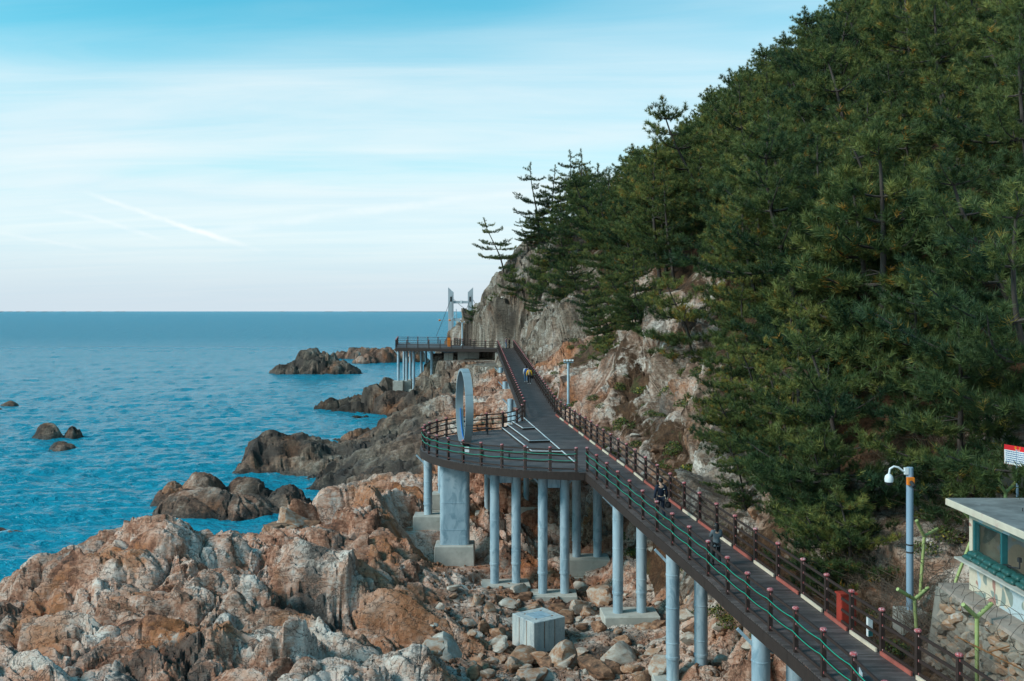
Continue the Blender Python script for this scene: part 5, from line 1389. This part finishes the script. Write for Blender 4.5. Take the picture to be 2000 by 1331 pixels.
for pr, px, py, Y, h, rz, lab in SPEC:
    x, y, z = P(px, py, Y); put_pine(pr, x, y, ground(x, y), h, rz, lab, None)
rng = random.Random(77)
taken = [(P(q[1], q[2], q[3])[0], q[3]) for q in SPEC]
Y = 33.0
while Y < 215:
    stp = 4.1 if Y < 62 else 4.8 if Y < 100 else 5.6 if Y < 150 else 6.2
    X = float(rightX(min(Y, 157))) + 2
    while X < 75:
        x = X + rng.uniform(-1.4, 1.4); y = Y + rng.uniform(-1.4, 1.4); X += stp
        d = x - float(rightX(min(y, 157))); u = x / y
        if u > .60 or u < -.02: continue
        dmin = 5.5 if y < 66 else 8.5 if y < 110 else 9.5
        if y > 150: dmin = 10.0
        if d < dmin and not (d > dmin - 2.5 and rng.random() < .3): continue
        if any((x - a) ** 2 + (y - b) ** 2 < 5 for a, b in taken): continue
        if y < 35 and x < 17.5: continue
        z = ground(x, y)
        if z < 4 or ntree >= 322: continue
        px, py = 1000 + u * FPX, HOR - (z + 6 - CAMZ) * FPX / y
        if py < -420: continue
        if 1255 < px < 1425 and y < 86 and d < 13: continue
        h = rng.uniform(8.5, 14.0)
        if d < 9: h *= .70
        if y > 165: h *= .85
        elif y > 95: h *= 1.05
        if y < 62 and px > 1500:
            side_ = 'right edge of the photo' if px > 1880 else 'blue camera pole' if px > 1680 else 'tall leaning outcrop'
            zone, grp = ('bushy pine on the near bank high above the ' + side_ if d > 13 else 'bushy pine low on the near bank behind the ' + side_), 'near slope pines'
        elif y < 100:
            zone, grp = ('pine in the unbroken wood on the upper middle slope' if d > 17 else 'pine on the lip of the pale cliff above the walk' if d < 10 else 'pine halfway up the middle slope'), 'mid slope pines'
        elif y < 150:
            zone, grp = ('pine in the upper part of the wood on the far slope' if d > 26 else 'pine low in the wood right of the headland crag' if d < 14 else 'pine deep in the wood on the high far slope'), 'high slope pines'
        else:
            zone, grp = ('small-looking pine on the headland ridge behind the airy pines' if d < 22 else 'small-looking pine on the distant wooded ridge'), 'ridge pines'
        for _ in range(9):               # stay under the wood's real skyline
            pxt, pyt = 1000 + (x - .12 * h) / y * FPX, HOR - (z + h - CAMZ) * FPX / y
            if pyt > np.interp(pxt - 25, [900, 985, 1020, 1060, 1140, 1180, 1290, 1300, 1360, 1440, 1540, 1600, 1680], [500, 455, 385, 325, 312, 290, 270, 245, 190, 110, 50, 0, -60]): break
            h *= .92
        else:
            continue
        pr = rng.choice(FULL) if rng.random() < .88 else YOUNG[0]
        put_pine(pr, x, y, z, h, rng.uniform(-.8, .8), zone, grp, (rng.uniform(-.06, .06), rng.uniform(-.10, .04)))
    Y += stp
for y, d, h in ((37.5, 3.2, 3.4), (39.5, 5.0, 5.0), (42, 4.4, 4.2), (44.5, 5.6, 6.0), (47.5, 4.2, 4.4), (50, 5.6, 5.0), (72, 9.2, 6.0), (80, 7.0, 4.0), (86, 8.0, 6.0), (92, 6.5, 5.0), (100, 7.5, 6.5)):
    x = float(rightX(y)) + d; put_pine(rng.choice([FULL[1], FULL[4], YOUNG[1], FULL[5]]), x, y, ground(x, y), h, rng.uniform(-.5, .5), 'low pine leaning out over the bank towards the cliff-side railing', 'bank edge pines', (rng.uniform(-.1, .1), rng.uniform(-.30, -.08)))
for k in range(46):
    y = rng.uniform(136, 172); x = rng.uniform(-6, 10); z = ground(x, y)
    if z < 13 or x < float(rightX(min(y, 157))) + 2.5: continue
    put_pine(rng.choice(YOUNG + LAYER[1:2]), x, y, z, rng.uniform(2.5, 6.0), rng.uniform(-.6, .6), 'small pine rooted in the cracks of the grey headland face', 'headland face pines')
ORD = ['first', 'second', 'third', 'fourth', 'fifth', 'sixth', 'seventh', 'eighth', 'ninth', 'tenth', 'eleventh', 'twelfth', 'thirteenth', 'fourteenth', 'fifteenth', 'sixteenth', 'seventeenth', 'eighteenth', 'nineteenth', 'twentieth']
rows = {}
for o in [q for q in scene.objects if q.name.startswith('pine_tree') and q.get('group') in ('near slope pines', 'mid slope pines')]:
    l = o['label']
    key = 'in the upper row on the near bank' if l.startswith('bushy pine on the near bank') else 'in the lower row on the near bank' if l.startswith('bushy') else 'along the lip of the pale cliff above the walk' if 'lip' in l else 'halfway up the middle slope' if 'halfway' in l else None
    if key: rows.setdefault(key, []).append(o)
for key, lst in rows.items():
    lst.sort(key=lambda o: -o.location.x / o.location.y)
    for i, o in enumerate(lst):
        if i < len(ORD): o['label'] = 'pine %s, %s from the right' % (key, ORD[i])

# ------------------------------------------------------------------ shrubs and dry brush on the bank
def leaf_mat(name, cols):
    m, n, b = new_mat(name); t = n.attr('tint')
    n.put(b.inputs['Base Color'], n.ramp(t, cols)); b.inputs['Roughness'].default_value = .6; b.inputs['Specular IOR Level'].default_value = .3; return m
M_LEAF = leaf_mat('shrub_leaves', [(0, (.03, .055, .018)), (.5, (.07, .10, .025)), (.85, (.19, .19, .035)), (1, (.34, .25, .03))])
M_TWIG = simple_mat('dry_twigs', (.15, .105, .075), .9, .4, 9)
def shrub_mesh(seed, n=420, rad=.55):
    r_ = np.random.RandomState(seed); d = _unit(r_.normal(size=(n, 3))); d[:, 2] = np.abs(d[:, 2]) * .8
    p = d * rad * r_.uniform(.35, 1, (n, 1)) ** .6; a = _unit(r_.normal(size=(n, 3))); b = _unit(np.cross(a, r_.normal(size=(n, 3)))); s = r_.uniform(.03, .065, (n, 1))
    V = np.stack([p - a * s, p + b * s * .55, p + a * s, p - b * s * .55], 1).reshape(-1, 3); F = np.arange(4 * n).reshape(n, 4)
    me = mesh_np('foliage', V, F); at = me.attributes.new('tint', 'FLOAT', 'FACE'); at.data.foreach_set('value', np.clip(.45 + .28 * r_.normal(size=n), 0, 1).astype(np.float32)); me.materials.append(M_LEAF)
    st_ = MB()
    for k in range(7):
        e = d[k] * rad * .8; st_.tube([(0, 0, -.15), tuple(e * .5 + np.array([0, 0, .1])), tuple(e)], [.016, .011, .005], 4, caps=False)
    sm = st_.mesh('stem'); sm.materials.append(M_TWIG); return me, sm
SHR = [shrub_mesh(300 + k) for k in range(3)]
def brush_mesh(seed, n=60):
    r_ = np.random.RandomState(seed); m_ = MB()
    for k in range(n):
        b0 = np.array([r_.uniform(-.7, .7), r_.uniform(-.7, .7), -.1]); d = np.array([r_.normal() * .5, r_.normal() * .5, r_.uniform(.5, 1.2)])
        m_.tube([tuple(b0), tuple(b0 + d * .5 + r_.normal(size=3) * .08), tuple(b0 + d + np.array([r_.normal() * .3, r_.normal() * .3, -.25]))], [.009, .007, .004], 3, caps=False)
    me = m_.mesh('twigs'); me.materials.append(M_TWIG); return me
BRU = [brush_mesh(400 + k) for k in range(3)]
rng = random.Random(21); ns_ = 0
for k in range(1500):
    y = 27 + 90 * rng.random() ** 1.5; x = float(rightX(y)) + rng.uniform(1.0, 11); u = x / y
    if u > .56 or ns_ >= 290: continue
    if 12.0 < x < 21 and y < 31: continue
    dens = fbm(np.array([[x * .3, y * .3, 2.]], np.float32), 2, 5)[0]
    if dens < -.15: continue
    z = ground(x, y)
    near_hut = y < 42 and x > 11.8
    if near_hut and rng.random() < .6:
        o = bpy.data.objects.new('dry_brush', None); link(o); o.location = (x, y, z); o.rotation_euler = (0, 0, rng.uniform(0, 6)); s = rng.uniform(.7, 1.3); o.scale = (s, s, s)
        tag(o, 'tangle of dry brown twigs on the bank near the guard hut', 'dry brush', 'dry brush on the bank'); q = link(bpy.data.objects.new('twigs', rng.choice(BRU)), o); q['kind'] = 'stuff'
    else:
        o = bpy.data.objects.new('shrub', None); link(o); o.location = (x, y, z + .05); o.rotation_euler = (0, 0, rng.uniform(0, 6)); s = rng.uniform(.5, 1.25); o.scale = (s, s, s * .9)
        lab, g = ('low yellow-green shrub on the bank beside the near walk', 'near bank shrubs') if y < 55 else ('low yellow-green shrub among the cliff rocks', 'cliff shrubs')
        tag(o, lab, 'shrub', g); f_, st_ = rng.choice(SHR); link(bpy.data.objects.new('foliage', f_), o); link(bpy.data.objects.new('stem', st_), o)
    ns_ += 1
for k in range(75):
    y = rng.uniform(27, 40); x = float(rightX(y)) + rng.uniform(1.0, 5.5)
    if 12.0 < x and y < 31.2: continue
    if rng.random() < .5:
        o = bpy.data.objects.new('dry_brush', None); tag(o, 'tangle of dry brown twigs on the bank near the guard hut', 'dry brush', 'dry brush on the bank'); link(o); q = link(bpy.data.objects.new('twigs', rng.choice(BRU)), o); q['kind'] = 'stuff'
    else:
        o = bpy.data.objects.new('shrub', None); tag(o, 'low yellow-green shrub on the bank beside the near walk', 'shrub', 'near bank shrubs'); link(o); f_, st_ = rng.choice(SHR); link(bpy.data.objects.new('foliage', f_), o); link(bpy.data.objects.new('stem', st_), o)
    s = rng.uniform(.7, 1.3); o.location = (x, y, ground(x, y) + .03); o.rotation_euler = (0, 0, rng.uniform(0, 6)); o.scale = (s, s, s * .8)
for k in range(70):
    y = rng.uniform(58, 112); x = float(rightX(y)) + rng.uniform(1.5, 9.5)
    o = bpy.data.objects.new('shrub', None); tag(o, 'low yellow-green shrub among the cliff rocks', 'shrub', 'cliff shrubs'); link(o); f_, st_ = rng.choice(SHR); link(bpy.data.objects.new('foliage', f_), o); link(bpy.data.objects.new('stem', st_), o)
    s = rng.uniform(.7, 1.7); o.location = (x, y, ground(x, y) + .03); o.rotation_euler = (0, 0, rng.uniform(0, 6)); o.scale = (s, s, s * .8)
# windblown litter caught on the slope
x, y, z = P(1631, 640, 54); lt_ = MB().add([(0, 0, 0), (.25, .02, .05), (.52, -.05, -.08), (.55, 0, -.3), (.3, .06, -.26), (.05, -.03, -.2)], [(0, 1, 4, 5), (1, 2, 3, 4)]).build('plastic_litter', M_WHITE, loc=(x, y - .3, ground(x, y) + .35))
tag(lt_, 'crumpled white plastic sheet caught on the wooded slope', 'litter')

# ------------------------------------------------------------------ loose boulders
rng = random.Random(9); nb_ = 0
def boulder(x, y, s, label, group=None, sink=.25, flat=None, mat=None):
    global nb_
    o = bpy.data.objects.new('boulder', rng.choice(BOULD)); link(o); nb_ += 1
    o.location = (x, y, ground(x, y) + s * (.6 - sink)); o.rotation_euler = (rng.uniform(-.5, .5), rng.uniform(-.5, .5), rng.uniform(0, 6.28))
    o.scale = (s * rng.uniform(.85, 1.25), s * rng.uniform(.85, 1.2), s * (flat or rng.uniform(.7, 1.0)))
    return tag(o, label, 'boulder', group)
def bpx(px, py, Y, s, label, sink=.25): x, y, z = P(px, py, Y); return boulder(x, y, s, label, None, sink)
bpx(1020, 1250, 44.0, .78, 'dark brown boulder wedged against the front of the concrete block')
bpx(1068, 1250, 43.6, .50, 'pale round boulder below the right corner of the concrete block')
bpx(1215, 1245, 43.5, .95, 'large pale grey boulder in front of the column pair footing')
bpx(870, 1310, 41.2, .85, 'big rust-red flat boulder at the bottom edge')
bpx(1030, 1300, 41.6, .80, 'rounded orange boulder at the bottom centre')
bpx(930, 1300, 41.8, .50, 'ochre boulder beside the rust-red one at the bottom')
bpx(1170, 1285, 42.0, .72, 'grey-white boulder at the bottom right of the gully')
bpx(1290, 1285, 41.0, .70, 'brown boulder leaning beside the tall right columns')
bpx(1130, 1130, 52.0, .75, 'angular orange boulder beside the back column footing')
bpx(1100, 1260, 43.2, .90, 'long red-brown slab boulder right of the concrete block')
bpx(1175, 1110, 53.5, .95, 'broad brown boulder right of the back column footing')
for k in range(420):
    if nb_ >= 225: break
    y = 39.0 + rng.random() ** 1.2 * 17; x = rng.uniform(-3.8, 10.0); u = x / y
    if y > 52 and x < 0: continue
    s = .12 + .42 * rng.random() ** 2.2
    if abs(x - 1.2) < 1.6 and abs(y - 45.9) < 1.6: continue
    if any(abs(x - a) < 1.3 and abs(y - b) < 1.1 for a, b in ((-.4, 55.5), (2.3, 54), (4.4, 58.6), (5.7, 48.5), (7.05, 40.2))): continue
    lab, g = ('loose stone among the rubble on the near gully floor', 'near gully stones') if y < 47 else ('loose stone on the gully floor among the columns', 'gully stones among columns')
    px_ = 1000 + u * FPX
    wh = 'left of the concrete block' if px_ < 1000 else 'in front of the concrete block' if px_ < 1110 and y < 46 else 'right of the concrete block' if px_ < 1290 else 'beside the tall right columns'
    if y > 47: wh = 'behind the concrete block' if px_ < 1130 else 'near the columns right of the concrete block'
    sz_ = 'chunky' if s > .30 else 'small'
    boulder(x, y, s, '%s loose stone on the gully floor %s' % (sz_, wh), '%s stones %s' % (sz_, wh))
for k in range(34):
    y = rng.uniform(56, 71); x = -13.6 - (y - 56) * .08 + rng.uniform(-2.2, 2.2)
    o = boulder(x, y, rng.uniform(.5, 1.25), 'rounded brown boulder in the cleft behind the near orange rock', 'cleft boulders', .3)
    o.location.z = max(ground(x, y), -.2) + .35
for k in range(26):
    y = rng.uniform(44, 70); x = float(rightX(y)) + rng.uniform(.9, 4.5)
    boulder(x, y, rng.uniform(.2, .7), 'broken rock lying between cliff and walk', 'cliff foot rocks')
# fine rubble nobody could count
rv_, rf_ = [], []; r_ = np.random.RandomState(8); base_v = np.array([v.co[:] for v in WSTONE[0].vertices]); 
ico = bmesh.new(); bmesh.ops.create_icosphere(ico, subdivisions=1, radius=1); iv = np.array([v.co[:] for v in ico.verts]); if_ = np.array([[v.index for v in f.verts] for f in ico.faces]); ico.free()
VV, FF = [], []
for k in range(1700):
    y = 39 + r_.rand() ** 1.1 * 19; x = r_.uniform(-4, 10.5)
    s = .04 + .12 * r_.rand() ** 2
    Rm = np.linalg.qr(r_.normal(size=(3, 3)))[0]
    VV.append((iv * r_.uniform(.75, 1.2, (len(iv), 1)) * np.array([1, .8, .65])) @ Rm * s + np.array([x, y, ground(x, y) + s * .3])); FF.append(if_ + k * len(iv))
rub = obj('rubble', mesh_np('rubble', np.concatenate(VV), np.concatenate(FF)), M_BOULDER); tag(rub, 'fine mixed rubble strewn over the gully floor', 'rubble', kind='stuff')
